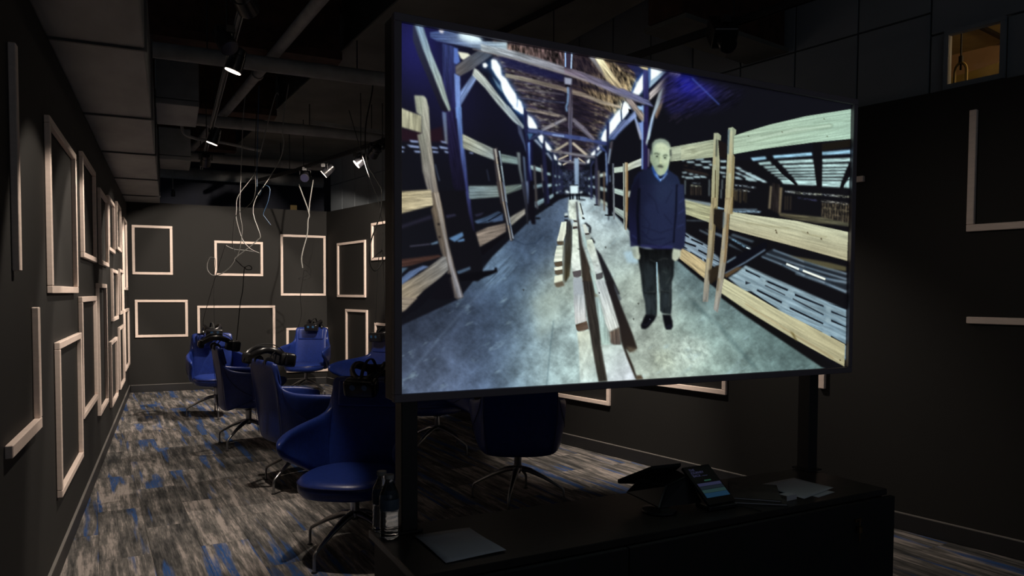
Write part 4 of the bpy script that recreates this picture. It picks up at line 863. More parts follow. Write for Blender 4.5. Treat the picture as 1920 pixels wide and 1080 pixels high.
    for x, y in ((130, 440), (60, 490), (310, 510), (270, 600), (560, 630), (560, 700), (545, 800)): q('p', f'{x - 16} {y - 6} {x + 20} {y + 8} {x + 16} {y + 44} {x - 14} {y + 30}', (150, 174, 182), soft=1, a=.6)
    q('p', '-145 438 0 520 230 655 400 740 676 885 672 1035 560 975 300 830 0 650 -164 537', (188, 188, 152), (172, 166, 130), soft=.7, tex=.2, tl=50, tw=2.2)
    line('p', '0 575 300 760 672 950', 2, (206, 200, 160), soft=1.2, a=.6); line('p', '0 610 300 800 600 980', 2, (140, 112, 76), soft=1.5, a=.5)
    q('p', '300 790 330 810 355 870 335 850', (110, 100, 60), soft=1); q('p', '640 985 648 990 645 998 638 994', (80, 60, 30), soft=.7)
    q('p', '-164 537 0 650 300 835 610 1035 520 1040 250 860 0 690 -164 570', (14, 13, 14), soft=.8)
    # two double posts
    q('m', '380 120 430 118 465 150 460 210 430 200 445 410 450 440 440 800 425 1085 345 1085 355 700 370 400', (150, 158, 132), (140, 132, 96), g='400 120 390 1085', soft=.7, tex=.25, ang=1.55)
    line('m', '395 130 385 500 372 1080', 4, (172, 178, 150), (176, 164, 122), soft=.9, a=.8); line('m', '415 200 408 400', 2.4, (60, 66, 60), soft=.8); line('m', '402 560 395 1080', 1.6, (70, 60, 36), soft=.7)
    q('m', '550 62 605 50 645 85 640 130 620 160 612 370 630 410 620 700 600 1085 510 1085 525 700 540 380 545 200', (156, 168, 142), (150, 134, 96), g='590 60 560 1085', soft=.7, tex=.25, ang=1.55)
    line('m', '560 80 550 370', 3, (60, 84, 104), soft=.9); line('m', '585 90 570 600 545 1085', 4.5, (188, 190, 156), (186, 164, 118), soft=1, a=.8); line('m', '612 380 600 1080', 3.4, (120, 100, 60), soft=.9, a=.7)
    q('n', '330 0 375 0 372 60 345 110 345 240 362 250 345 520 310 780 295 960 245 960 260 750 290 450 300 240', (148, 136, 102), (126, 124, 116), g='330 200 270 950', soft=.7, tex=.25, ang=1.7)
    line('n', '325 60 315 300 295 560 260 940', 4, (196, 180, 134), (150, 148, 140), soft=.9, a=.7); line('n', '352 250 335 520 312 700', 2, (60, 44, 22), soft=.8, a=.8)
    q('n', '345 100 440 110 435 270 400 300 345 240', (30, 24, 20), soft=.8); q('n', '300 670 385 620 395 740 320 800 300 760', (40, 32, 22), soft=.9, a=.85)
    q('n', '450 0 510 0 505 80 490 130 478 340 465 560 440 740 415 900 385 1062 345 1030 385 720 415 450 435 200', (154, 140, 106), (136, 134, 128), g='470 100 370 1050', soft=.7, tex=.3, ang=1.7)
    line('n', '465 20 450 250 430 480 400 740 365 1030', 3.6, (184, 170, 130), (158, 158, 152), soft=.9, a=.7); line('n', '478 150 465 400 445 600', 3.4, (116, 84, 44), soft=1, a=.7); line('n', '440 130 434 280', 2.4, (100, 120, 130), soft=.8); line('n', '390 740 380 860', 3, (70, 58, 44), soft=1, a=.6)

    # --- planks on the floor, middle of the aisle
    D = (52, 42, 36)
    q('i', '285 20 370 20 375 250 290 240 280 140', (196, 210, 200), (206, 216, 200), soft=1, tex=.4, ang=0, tl=8, tw=8)
    q('i', '365 20 385 30 395 200 440 520 530 790 610 1085 450 1085 430 780 400 480 385 300 378 180', (44, 42, 44), (60, 50, 40), soft=.8, tex=.3)
    q('i', '250 270 300 250 330 330 320 640 300 880 250 960 230 900 240 640 245 430', (46, 48, 50), (64, 58, 40), soft=.9, tex=.4)
    q('i', '385 35 410 40 435 120 450 230 430 240 400 120', (204, 216, 206), soft=.8); line('i', '415 60 450 190', 2, (20, 20, 26), soft=.7)
    q('i', '240 175 280 170 282 205 240 208', (190, 206, 206), soft=.8); q('i', '237 205 280 200 280 220 240 222', (24, 24, 28), soft=.7); q('i', '236 245 280 245 280 262 240 260', (24, 24, 28), soft=.7)
    q('i', '205 275 262 268 255 400 228 485 155 488 180 390', (206, 216, 196), (220, 224, 204), soft=.7, tex=.25); q('i', '155 490 230 487 232 525 205 535 160 528', (84, 74, 58), soft=.7)
    q('i', '155 540 235 535 222 640 215 712 120 725 135 620', (206, 216, 196), (214, 222, 204), soft=.7, tex=.3, ang=0); q('i', '125 728 215 712 222 765 180 782 135 772', (86, 74, 58), soft=.7)
    q('i', '125 785 215 772 218 805 130 820', (232, 236, 216), soft=.7); q('i', '130 820 220 806 224 855 170 872 135 862', (88, 78, 62), soft=.7)
    q('i', '130 880 225 865 222 940 125 962', (224, 230, 206), soft=.7); q('i', '125 962 222 935 245 990 165 1012 140 1000', (98, 88, 72), soft=.8)
    q('i', '220 500 240 500 245 980 225 940', (110, 112, 100), soft=1, a=.8)
    q('i', '340 250 380 255 382 275 342 272', (60, 48, 40), soft=.6); q('i', '335 282 385 280 386 322 332 324', (206, 216, 206), soft=.7); q('i', '335 322 386 320 386 345 336 352', (60, 48, 42), soft=.7)
    q('i', '330 355 390 355 400 560 425 815 330 832 318 720 330 560', (196, 208, 190), (212, 222, 214), soft=.7, tex=.3, ang=0, tl=14, tw=10)
    q('i', '330 832 430 812 430 880 385 905 345 890', (84, 78, 80), soft=.7); q('i', '385 572 415 575 412 585 390 582', (40, 38, 34), soft=.6)
    q('j', '212 -30 320 -10 335 200 355 405 230 440 215 220', (150, 162, 168), (196, 198, 194), g='260 0 290 420', soft=.7, tex=.3)
    q('i', '338 900 440 895 450 1090 345 1090', (160, 170, 176), soft=.8)
    q('j', '310 -20 430 -20 460 300 530 600 580 1050 480 1058 430 840 380 500', (46, 42, 40), (50, 46, 40), soft=.8, tex=.35)
    q('j', '430 -20 470 150 440 150', (110, 108, 90), soft=1, a=.7); q('j', '500 610 535 620 530 645 500 650', (110, 110, 104), soft=1.5)
    q('j', '232 445 355 405 375 490 310 520 265 520 245 500', (86, 66, 50), (100, 84, 72), soft=.7, tex=.3)
    q('j', '250 525 380 500 440 850 478 1060 285 1070 270 700', (198, 206, 186), (188, 208, 204), soft=.8, tex=.25, tl=14, tw=10)
    q('i', '440 215 468 225 470 245 440 240', (26, 24, 28), soft=.6); line('i', '470 285 530 330 525 400', 4, (20, 20, 24), soft=.8); line('i', '535 450 580 510', 4, (20, 20, 24), soft=.8)
    q('i', '440 300 480 300 515 395 470 405', (204, 214, 204), soft=.7); q('i', '470 398 518 396 522 415 475 420', (44, 34, 32), soft=.6); q('i', '470 425 530 420 540 462 475 470', (150, 160, 154), soft=.8)
    q('i', '435 380 470 440 500 560 480 560 455 470', (170, 200, 196), soft=1)
    q('i', '490 475 550 465 600 600 670 830 590 862 540 680 495 560', (196, 208, 190), (206, 218, 216), soft=.7, tex=.3, ang=.2, tl=12, tw=10)
    q('i', '592 862 672 835 676 900 640 925 600 922', (80, 80, 82), soft=.7)
    q('i', '585 555 650 640 760 850 870 1090 740 1090 690 900 640 740', (26, 26, 32), (32, 30, 30), soft=.8)
    q('i', '525 800 560 860 620 1085 590 1085', (180, 210, 206), soft=.9)
    q('i', '592 930 685 915 740 1090 620 1090', (186, 196, 196), soft=.8)
    q('j', '440 150 480 160 540 400 600 640 600 690 510 670 480 400', (150, 172, 172), (170, 196, 186), soft=1.2, tex=.3)
    q('j', '450 -20 560 -20 620 200 705 470 600 520 560 440 500 180', (176, 186, 188), (204, 210, 202), soft=.8, tex=.25)
    q('j', '480 98 495 100 492 115 482 112', (20, 20, 26), soft=.5)
    q('j', '600 520 705 475 722 660 650 668 612 640', (104, 90, 78), (70, 62, 58), soft=.8, tex=.5)
    q('j', '505 660 730 665 800 820 885 1035 580 1055 540 850', (186, 204, 194), (206, 214, 222), soft=.8, tex=.2, tl=14, tw=12)
    q('j', '550 -20 635 -20 720 240 850 560 895 700 820 740 770 700 840 860 900 1030 880 1030 790 820 720 620 700 460 640 260', (28, 25, 28), (44, 36, 30), soft=.8)
    q('j', '640 -10 725 180 700 190 650 60', (70, 76, 84), soft=1.5, a=.8); q('j', '780 680 895 700 860 740 800 735', (96, 86, 70), soft=2, a=.8)
    q('j', '885 990 940 985 960 1030 890 1035', (84, 70, 54), soft=1)
    # box at the far end of the aisle
    q('e', '1065 575 1120 575 1120 900 1075 880', (146, 170, 196), (120, 144, 172), soft=.9)
    q('e', '1010 870 1115 870 1115 885 1010 885', (20, 24, 34), soft=.7)
    q('e', '1022 885 1115 885 1113 975 1025 975', (216, 240, 244), soft=.8)
    for s in ('970 935 1010 950 1015 970 975 962', '1130 955 1160 945 1165 960 1130 972'): q('e', s, (220, 240, 244), soft=.8)
    for x in (1015, 1045, 1090, 1115): q('e', f'{x} 975 {x + 20} 975 {x + 20} 1045 {x} 1045', (14, 18, 26), soft=.7)
    q('e', '1035 1040 1100 1040 1110 1065 1040 1065', (210, 226, 220), soft=1); q('e', '1120 1030 1200 1040 1190 1052 1120 1045', (10, 12, 18), soft=1)

    # --- the man
    q('k', '420 560 440 300 450 200 560 160 700 200 745 300 730 560 620 640', (14, 14, 18), soft=2, a=.6)
    q('k', '445 500 480 470 700 480 700 640 575 745 470 660', (38, 70, 140), soft=1)
    # sweater
    q('k', '448 500 400 540 240 600 170 680 110 960 88 1200 104 1500 972 1500 963 1240 916 940 882 740 850 665 700 560 670 640 575 745 480 640', (18, 21, 42), (30, 39, 66), g='180 900 640 900', soft=1)
    q('z', '1186 345 1284 345 1287 400 1286 460 1278 469 1262 466 1205 462 1198 462 1184 450 1180 400', (20, 23, 44), (31, 37, 66), g='1190 400 1245 400', soft=1)
    q('k', '500 760 700 720 820 760 860 1000 840 1200 560 1200 480 1000', (36, 46, 74), soft=7, a=.75)
    q('z', '1210 380 1262 372 1264 440 1240 462 1208 450', (33, 40, 70), soft=5, a=.7)
    q('z', '1184 462 1181 400 1186 352 1200 330 1203 400 1200 460', (24, 26, 58), (16, 16, 34), g='1183 440 1203 380', soft=1.2, a=.9)
    line('z', '1200 352 1197 400 1200 458', 5, (9, 10, 20), soft=1.6, a=.95)
    line('z', '1271 345 1269 400 1265 455', 3.4, (11, 12, 26), soft=1.3, a=.95)
    q('z', '1272 350 1280 345 1286 390 1287 440 1279 468 1268 464 1268 430 1273 400', (34, 42, 72), (30, 34, 62), soft=1.1, a=.9)
    for s in ('1215 360 1230 376 1236 400', '1262 356 1250 380', '1206 400 1220 420 1216 440', '1246 400 1262 420', '1206 424 1240 436 1264 428'): line('z', s, 2.4, (20, 22, 42), soft=1.6, a=.4)
    q('z', '1203 458 1264 460 1263 466 1240 468 1204 465', (44, 46, 96), soft=1, a=.6)
    for s in ('1205 440 1225 450 1250 446', '1212 456 1240 462 1262 452', '1204 432 1216 444'): line('z', s, 1.6, (16, 18, 44), soft=1.1, a=.7)
    for s in ('1275 380 1284 372', '1274 400 1285 392', '1272 425 1284 420', '1187 440 1195 446'): line('z', s, 1.5, (60, 70, 130), soft=1, a=.5)
    # trousers and shoes
    q('l', '150 170 230 195 520 200 520 310 515 470 495 530 498 780 488 860 400 850 378 820 375 600 345 330 342 600 348 830 345 870 290 880 235 870 225 740 200 640 178 440 155 300', (13, 14, 15), (31, 37, 40), g='300 210 330 600', soft=.8, tex=.45, ang=1.5, tl=16, tw=4)
    q('l', '230 330 310 380 320 560 250 600 215 480', (40, 48, 52), soft=3.5, a=.6); q('l', '400 380 480 400 490 560 420 600 385 500', (38, 46, 48), soft=3.5, a=.6); q('l', '240 660 320 690 330 800 250 830', (46, 54, 58), soft=3.5, a=.6); q('l', '395 650 470 660 470 780 400 800', (44, 52, 56), soft=3.5, a=.6)
    for s in ('270 300 330 330', '360 310 420 290 460 300', '400 420 450 440', '440 550 480 480', '380 600 420 640', '235 640 330 625', '380 620 480 630', '330 640 340 560', '480 560 478 660 468 780'): line('l', s, 1.4, (84, 92, 88), soft=1, a=.45)
    for s in ('215 640 330 650', '385 625 470 640', '335 500 335 650', '370 500 372 640'): line('l', s, 2, (10, 10, 12), soft=1, a=.6)
    q('l', '338 330 348 330 352 520 370 700 376 850 352 870 350 700 342 520', (150, 190, 210), (160, 180, 170), soft=.7)
    q('l', '230 860 345 870 320 920 260 990 230 1010 190 1005 182 970 210 900', (12, 12, 17), soft=.8); q('l', '400 860 485 865 505 930 508 985 490 1015 440 1015 425 980', (12, 12, 17), soft=.8)
    line('l', '200 960 240 970 290 910', 1.6, (40, 40, 56), soft=1, a=.6); line('l', '270 905 280 912', 2, (90, 96, 110), soft=.7, a=.7); q('l', '430 985 470 960 500 970 495 1000 440 1005', (26, 26, 40), soft=1.5, a=.6)
    # hands
    q('l', '85 180 155 165 162 230 175 262 168 300 140 302 110 285 95 240', (150, 166, 156), (186, 196, 176), g='90 230 165 240', soft=.8)
    q('l', '508 190 585 205 582 270 555 305 530 318 500 300 498 250', (172, 184, 162), (196, 204, 180), soft=.8)
    for s in ('150 235 170 268', '120 200 130 280', '105 200 115 270'): line('l', s, 1.1, (84, 92, 88), soft=.8, a=.6)
    for s in ('520 230 518 300', '540 240 538 305', '558 235 555 295'): line('l', s, 1.1, (120, 130, 112), soft=.8, a=.6)
    # head
    q('k', '448 230 458 150 500 100 570 82 640 92 700 130 730 190 745 280 738 360 712 480 690 550 645 625 580 665 535 635 490 560 446 470 425 420 425 330', (186, 204, 172), (146, 164, 138), g='600 300 430 360', soft=.9)
    q('k', '440 170 500 100 575 80 660 95 715 160 735 240 700 200 600 150 500 160 455 240', (104, 120, 116), soft=2.2, a=.75)
    q('k', '425 300 445 230 455 330 440 470 425 420', (100, 116, 110), soft=1, a=.8); q('k', '722 240 746 250 746 340 728 360', (34, 38, 40), soft=1); q('k', '436 240 452 220 452 310 440 330', (50, 58, 60), soft=1, a=.8)
    q('k', '500 160 600 130 680 170 710 260 660 300 600 280 520 260', (198, 212, 178), soft=3.5, a=.9)
    line('k', '482 315 520 304 560 325', 2.2, (66, 78, 62), soft=.9); line('k', '620 352 655 328 688 345', 2.2, (66, 78, 62), soft=.9)
    q('k', '498 340 555 338 550 372 505 368', (96, 110, 90), soft=1, a=.8); q('k', '512 345 538 345 536 362 514 362', (24, 28, 30), soft=.6)
    q('k', '622 362 680 355 672 388 630 388', (96, 110, 90), soft=1, a=.8); q('k', '636 366 662 364 658 384 638 384', (24, 28, 30), soft=.6)
    q('k', '562 360 600 345 590 440 630 470 600 490 560 480', (192, 206, 166), soft=1.4, a=.9); q('k', '545 350 570 360 560 440 545 470', (130, 148, 118), soft=1.5, a=.8)
    line('k', '558 486 600 492', 1.6, (90, 100, 80), soft=.9)
    q('k', '520 520 545 490 590 495 620 500 634 525 600 530 560 522', (58, 66, 58), soft=1, a=.95)
    line('k', '550 535 610 540', 1.2, (120, 112, 96), soft=.8); q('k', '555 545 610 550 600 562 560 558', (176, 184, 156), soft=.9)
    q('k', '480 470 520 520 540 600 500 560', (120, 140, 120), soft=2.4, a=.7); q('k', '640 480 690 450 680 560 640 620 610 630', (150, 170, 132), soft=2.4, a=.6)
    q('k', '540 590 600 590 600 640 560 650', (176, 192, 154), soft=2, a=.7)
    q('k', '455 350 480 330 500 420 490 520 460 470', (132, 150, 122), soft=3, a=.6); q('k', '620 400 680 400 670 470 620 450', (196, 208, 172), soft=3, a=.7)
    q('k', '425 330 442 335 446 400 440 470 428 420', (160, 176, 140), soft=.9); line('k', '500 375 530 382 552 378', 1.2, (104, 118, 94), soft=.9, a=.8); line('k', '628 396 655 400 678 390', 1.2, (104, 118, 94), soft=.9, a=.8)
    line('k', '560 470 570 486 596 486 606 474', 1.4, (84, 96, 76), soft=.8, a=.8); line('k', '530 480 516 520', 1.3, (120, 134, 108), soft=1, a=.7); line('k', '625 480 645 520', 1.3, (130, 144, 116), soft=1, a=.7)
    line('k', '500 230 600 222 670 240', 1.2, (150, 166, 134), soft=1.2, a=.6); line('k', '565 300 568 330', 1.2, (110, 124, 98), soft=1, a=.7)
    # collar
    q('k', '500 615 530 640 580 690 560 720 505 660', (110, 150, 214), soft=.8); q('k', '575 745 600 700 665 640 680 600 690 620 640 690', (128, 164, 220), soft=.8)
    q('k', '540 645 575 665 640 640 600 690 575 712 560 690', (16, 20, 40), soft=.8); q('k', '560 690 575 712 600 690 585 740 570 735', (130, 170, 226), soft=.7)
    line('k', '450 520 480 620 560 730 580 748', 2, (44, 90, 170), soft=.9, a=.8)
    # slight pixel texture
    img[:] = img * (1 + .05 * noise(gx, gy, .2, 2.2, 2.2, 2))[..., None]
    l_ = img.mean(2, keepdims=True); img[:] = l_ + (img - l_) * .94
    img[:] = (img - .02) * 1.04 + .012
    return np.clip(img, 0, 1)

# ---------------------------------------------------------------- the big display on its two posts
SA = math.atan2(.0513, .9987); SD = Vector((.9987, .0513, 0)); SN = Vector((SD.y, -SD.x, 0))
P_TL = Vector((.5575, 1.910, 2.1275)); DW, DH = 1.754, .9747
def dpt(u, v, d): return P_TL + SD * (u * DW) - Vector((0, 0, v * DH)) + SN * d         # d > 0 towards the viewer
dsp = thing('large_display', 'large flat display on two black posts showing an elderly man in a barrack', 'display', (P_TL + SD * DW / 2).xy.to_3d() + Vector((0, 0, .7505)), SA)
inv = Matrix.Rotation(-SA, 4, 'Z') @ Matrix.Translation(-dsp.location)
def dbox(b, u0, u1, v0, v1, d0, d1):
    c = dpt((u0 + u1) / 2, (v0 + v1) / 2, (d0 + d1) / 2)
    return b.box(inv @ c, ((u1 - u0) * DW, abs(d1 - d0), (v1 - v0) * DH))
bx, by = .0215 / DW, .0215 / DH
for nm, a in (('bezel', (-bx, 1 + bx, -by, 0)), ('bezel', (-bx, 1 + bx, 1, 1 + by)), ('bezel', (-bx, 0, 0, 1)), ('bezel', (1, 1 + bx, 0, 1))):
    obj(nm, dbox(B(), *a, -.012, .010).mesh(nm, bevel=.0015, seg=1), dsp, M['bezel'])
obj('housing', dbox(B(), -bx + .001, 1 + bx - .001, -by + .002, 1 + by - .002, -.075, -.0125).mesh('housing', bevel=.004), dsp, M['post'])
for u in (.030, .9555):
    p = inv @ dpt(u, 1.03, -.105); 
    obj('post', B().box((p.x, p.y, (p.z + .35) / 2 + .0), (.048, .055, p.z + .35 )).mesh('post', bevel=.002, seg=1), dsp, M['post'])
    obj('foot_plate', B().box((p.x, p.y, .004), (.07, .08, .006)).mesh('foot_plate'), dsp, M['post'])
    obj('mount_bracket', B().box((p.x, p.y + .002, p.z + .2), (.03, .004, .3)).mesh('mount_bracket'), dsp, M['post'])

img = paint_screen()
lin = np.where(img <= .04045, img / 12.92, ((img + .055) / 1.055) ** 2.4).astype(np.float32)
src = [(0, 0), (1, 0), (1, 1), (0, 1)]; dst = [(751, 42), (1597, 197), (1588.5, 688), (752, 738.5)]
A = []; bb_ = []
for (u, v), (x, y) in zip(src, dst):
    A += [[u, v, 1, 0, 0, 0, -x * u, -x * v], [0, 0, 0, u, v, 1, -y * u, -y * v]]; bb_ += [x, y]
Hm = np.append(np.linalg.solve(np.array(A, float), np.array(bb_, float)), 1).reshape(3, 3)
NX, NY = 900, 500
uu, vv = np.meshgrid(np.linspace(0, 1, NX + 1), np.linspace(0, 1, NY + 1))
q = np.stack([uu, vv, np.ones_like(uu)], -1) @ Hm.T
sx = np.clip(q[..., 0] / q[..., 2] - PX0 - .5, 0, PW - 1.01); sy = np.clip(q[..., 1] / q[..., 2] - PY0 - .5, 0, PH - 1.01)
ix, iy = sx.astype(int), sy.astype(int); fx, fy = (sx - ix)[..., None], (sy - iy)[..., None]
colr = (lin[iy, ix] * (1 - fx) + lin[iy, ix + 1] * fx) * (1 - fy) + (lin[iy + 1, ix] * (1 - fx) + lin[iy + 1, ix + 1] * fx) * fy
me = bpy.data.meshes.new('picture')
o3 = np.array(inv @ dpt(0, 0, -.004)); ex = np.array(inv.to_3x3() @ (SD * DW)); ez = np.array([0, 0, -DH])
co = (o3 + uu[..., None] * ex + vv[..., None] * ez).reshape(-1, 3).astype(np.float32)
idx = np.arange((NX + 1) * (NY + 1)).reshape(NY + 1, NX + 1)
quads = np.stack([idx[:-1, :-1], idx[1:, :-1], idx[1:, 1:], idx[:-1, 1:]], -1).reshape(-1)
me.vertices.add(len(co)); me.vertices.foreach_set('co', co.reshape(-1))
me.loops.add(len(quads)); me.loops.foreach_set('vertex_index', quads.astype(np.int32))
me.polygons.add(NX * NY); me.polygons.foreach_set('loop_start', np.arange(0, len(quads), 4, dtype=np.int32)); me.update(calc_edges=True)
at = me.color_attributes.new('picture', 'FLOAT_COLOR', 'POINT')
at.data.foreach_set('color', np.concatenate([colr, np.ones(colr.shape[:2] + (1,))], -1).astype(np.float32).reshape(-1))
pm = bpy.data.materials.new('lit_display_picture'); pm.use_nodes = True; nt = pm.node_tree; b_ = nt.nodes['Principled BSDF']
b_.inputs['Base Color'].default_value = (.004, .004, .005, 1); b_.inputs['Roughness'].default_value = .3
an = nt.nodes.new('ShaderNodeAttribute'); an.attribute_name = 'picture'
nt.links.new(an.outputs['Color'], b_.inputs['Emission Color']); b_.inputs['Emission Strength'].default_value = 1.0
pm.cycles.emission_sampling = 'NONE'
pic = obj('picture', me, dsp, pm)
pic['label'] = 'lit picture of an elderly man in a blue sweater between wooden bunks'

# ---------------------------------------------------------------- black console desk
CB = [Vector((.506, 2.060, 0)), Vector((2.232, 2.128, 0)), Vector((2.262, 1.775, 0)), Vector((.522, 1.666, 0))]
def slab(P, z0, z1, grow=0.):
    c = sum(P, Vector()) / 4
    P = [p + (p - c).normalized() * grow for p in P]
    return [(p.x, p.y, z0) for p in P] + [(p.x, p.y, z1) for p in P], [[3, 2, 1, 0], [4, 5, 6, 7], [0, 1, 5, 4], [1, 2, 6, 5], [2, 3, 7, 6], [3, 0, 4, 7]]
con = thing('console_desk', 'low black console desk carrying the large display', 'console')
obj('worktop', B().add(*slab(CB, .728, .75)).mesh('worktop', bevel=.002, seg=1), con, M['ply'])
body = [CB[0] + Vector((.012, -.02, 0)), CB[1] + Vector((-.012, -.02, 0)), CB[2] + Vector((-.012, .012, 0)), CB[3] + Vector((.012, .012, 0))]
obj('carcass', B().add(*slab(body, .03, .7275)).mesh('carcass'), con, M['desk'])
fd = (CB[2] - CB[3]).normalized(); fn = Vector((fd.y, -fd.x, 0)); FL = (CB[2] - CB[3]).length
fa = math.atan2(fd.y, fd.x)
def front(s0, s1, z0, z1, d0, d1):
    c = CB[3] + fd * ((s0 + s1) / 2) + fn * ((d0 + d1) / 2)
    return B().box((c.x, c.y, (z0 + z1) / 2), (s1 - s0, d1 - d0, z1 - z0), fa)
obj('front_panel', front(-.01, .61, .04, .728, .003, .022).mesh('front_panel', bevel=.002, seg=1), con, M['desk'])
fp = obj('front_panel', front(.614, FL + .012, .04, .728, .003, .022).mesh('front_panel', bevel=.002, seg=1), con, M['desk'])
lk = obj('lock', front(1.543, 1.575, .665, .677, .0225, .027).mesh('lock'), fp, M['brass'])
kc = CB[3] + fd * 1.559 + fn * .031
obj('hanging_key', B().tube([(kc.x, kc.y, .672), (kc.x, kc.y, .655)], .003, 6).lathe([(.001, -.012), (.009, -.010), (.009, .010), (.001, .012)], (kc.x, kc.y, .642), 10).box((kc.x, kc.y, .617), (.005, .003, .032)).mesh('hanging_key'), con, M['brass'])
ZC = .7505
def sheet(pts, z, amp=.004, n=8):
    P = [Vector((x, y, 0)) for x, y in pts]; v = []; f = []
    for i in range(n + 1):
        for j in range(n + 1):
            u, t = i / n, j / n
            p = (P[0] * (1 - u) + P[1] * u) * (1 - t) + (P[3] * (1 - u) + P[2] * u) * t
            e = max(abs(u - .5), abs(t - .5)) * 2
            v.append((p.x, p.y, z + amp * max(0, e - .55) * (1 + .5 * math.sin(3 * u + 5 * t))))
    for i in range(n):
        for j in range(n):
            a = i * (n + 1) + j; f.append([a, a + n + 1, a + n + 2, a + 1])
    b = B().add(v, f); me = b.mesh('paper', smooth=True); return me
def paper(pts, z, label, amp=.004, group=None):
    o = obj('paper_sheet', sheet(pts, z, amp), None, M['paper']); md = o.modifiers.new('thickness', 'SOLIDIFY'); md.thickness = .0006; md.offset = 1
    return tag(o, label, 'paper', group)
paper([(.606, 1.945), (.770, 1.950), (.788, 1.735), (.616, 1.718)], ZC + .0005, 'single white sheet of paper on the desk beside the left post', .006)
paper([(1.872, 1.985), (2.070, 2.012), (2.088, 1.850), (1.888, 1.790)], ZC + .001, 'upper white sheet of the pair on the desk by the right post', .003)
paper([(1.905, 1.93), (2.02, 1.95), (2.052, 1.812), (1.948, 1.786)], ZC + .0002, 'lower white sheet peeking out under the upper one by the right post', .001)
# notebooks
def book(c, d, rz, z, label, cover):
    t = thing('notebook', label, 'notebook', (c[0], c[1], z), rz)
    w_, l_, h = d
    obj('pages', B().box((0, 0, h / 2), (w_ - .006, l_ - .006, h - .004)).mesh('pages', bevel=.001, seg=1), t, M['paper'])
    obj('cover', B().box((0, 0, h - .001), (w_, l_, .002)).box((-w_ / 2 + .001, 0, h / 2), (.002, l_, h)).mesh('cover'), t, cover)
    obj('back_cover', B().box((0, 0, .001), (w_, l_, .002)).mesh('back_cover'), t, cover)
    return t
book((1.765, 1.886), (.17, .215, .008), R(-33), ZC, 'lower patterned notebook on the desk beside the tablet', M['brown'])
book((1.768, 1.893), (.16, .20, .008), R(-40), ZC + .0085, 'upper dark printed notebook lying askew on the lower notebook', M['brown'])
t = thing('paper_band', 'small white folded tag at the corner of the notebooks', 'tag', (1.838, 1.812, ZC + .0173), R(8))
obj('flap', B().box((0, 0, .0005), (.05, .03, .001)).mesh('flap'), t, M['paper'])
obj('front_fold', B().box((0, -.0155, -.0077), (.05, .001, .017)).mesh('front_fold'), t, M['paper'])
# tablet on its swivel stand
TBL, TBR, TTL = Vector((1.50689, 1.80523, .772)), Vector((1.62113, 1.81275, .772)), Vector((1.4988, 1.92824, .86226))
ex_ = (TBR - TBL).normalized(); ey_ = (TTL - TBL).normalized(); ez_ = ex_.cross(ey_).normalized(); ey_ = ez_.cross(ex_)
tm = Matrix((ex_, ey_, ez_)).transposed().to_4x4(); tm.translation = TBL
st = thing('tablet_stand', 'black countertop terminal with a tilted lit tablet and round base', 'terminal', (1.40, 1.872, ZC))
si = Matrix.Translation(-st.location); tmm = si @ tm
tw, tl = .1145, .1535
tb = obj('tablet', B().box((tw / 2, tl / 2, -.005), (tw, tl, .010), m=tmm).mesh('tablet', bevel=.002), st, M['black'])
def tpad(u0, u1, v0, v1, mt, nm='screen_band', z=.0006):
    return obj(nm, B().box(((u0 + u1) / 2 * tw, (v0 + v1) / 2 * tl, z), ((u1 - u0) * tw, (v1 - v0) * tl, .0006), m=tmm).mesh(nm), tb, mt)
tpad(.06, .94, .14, .95, M['black'], 'glass', .0003)
tpad(.10, .94, .455, .53, M['st1'], z=.001); tpad(.10, .94, .37, .445, M['st2'], z=.001); tpad(.10, .94, .28, .36, M['st3'], z=.001); tpad(.10, .94, .16, .27, M['st4'], z=.001)
tpad(.10, .94, .27, .275, M['st2'], z=.0014)
tpad(.42, .66, .575, .605, M['green'], 'screen_button', .001)
def words(s, u, v, size):
    cu = bpy.data.curves.new('lettering', 'FONT'); cu.body = s; cu.size = size; cu.extrude = .0001
    o = bpy.data.objects.new('lettering', cu); COL.objects.link(o); cu.materials.append(M['text'])
    bpy.context.view_layer.update(); me = bpy.data.meshes.new_from_object(o.evaluated_get(bpy.context.evaluated_depsgraph_get())); bpy.data.objects.remove(o)
    me.transform(tmm @ Matrix.Translation((u * tw, v * tl, .0012))); me.name = 'lettering'; return obj('lettering', me, tb, M['text'])
words('THE', .14, .86, .0125); words('JOURNEY', .14, .785, .0125); words('BACK', .14, .705, .0125)
tpad(.47, .66, .715, .721, M['text'], 'screen_line', .001)
obj('round_base', B().lathe([(.052, 0), (.055, .003), (.052, .008), (.02, .012), (.0, .012)], (-.03, .0, .0), 28).mesh('round_base', smooth=True), st, M['black'])
def prism(pts, thick_dir):
    n = len(pts); v = [Vector(p) for p in pts] + [Vector(p) + Vector(thick_dir) for p in pts]
    return B().add(v, [list(range(n))[::-1], list(range(n, 2 * n))] + [[i, (i + 1) % n, (i + 1) % n + n, i + n] for i in range(n)])
L0 = -st.location
obj('rear_tablet', prism([Vector((1.508, 1.945, .874)) + L0, Vector((1.400, 1.955, .872)) + L0, Vector((1.335, 2.055, .812)) + L0, Vector((1.345, 2.062, .806)) + L0, Vector((1.500, 2.05, .79)) + L0], (0, 0, -.012)).mesh('rear_tablet', bevel=.002), st, M['black'])
obj('stand_body', B().add([Vector(p) + L0 for p in [(1.36, 1.86, .762), (1.53, 1.86, .762), (1.53, 2.02, .775), (1.34, 2.02, .775), (1.42, 1.90, .82), (1.51, 1.91, .84), (1.50, 1.955, .85), (1.37, 1.99, .825)]], [[3, 2, 1, 0], [4, 5, 6, 7], [0, 1, 5, 4], [1, 2, 6, 5], [2, 3, 7, 6], [3, 0, 4, 7]]).mesh('stand_body', bevel=.006), st, M['black'])
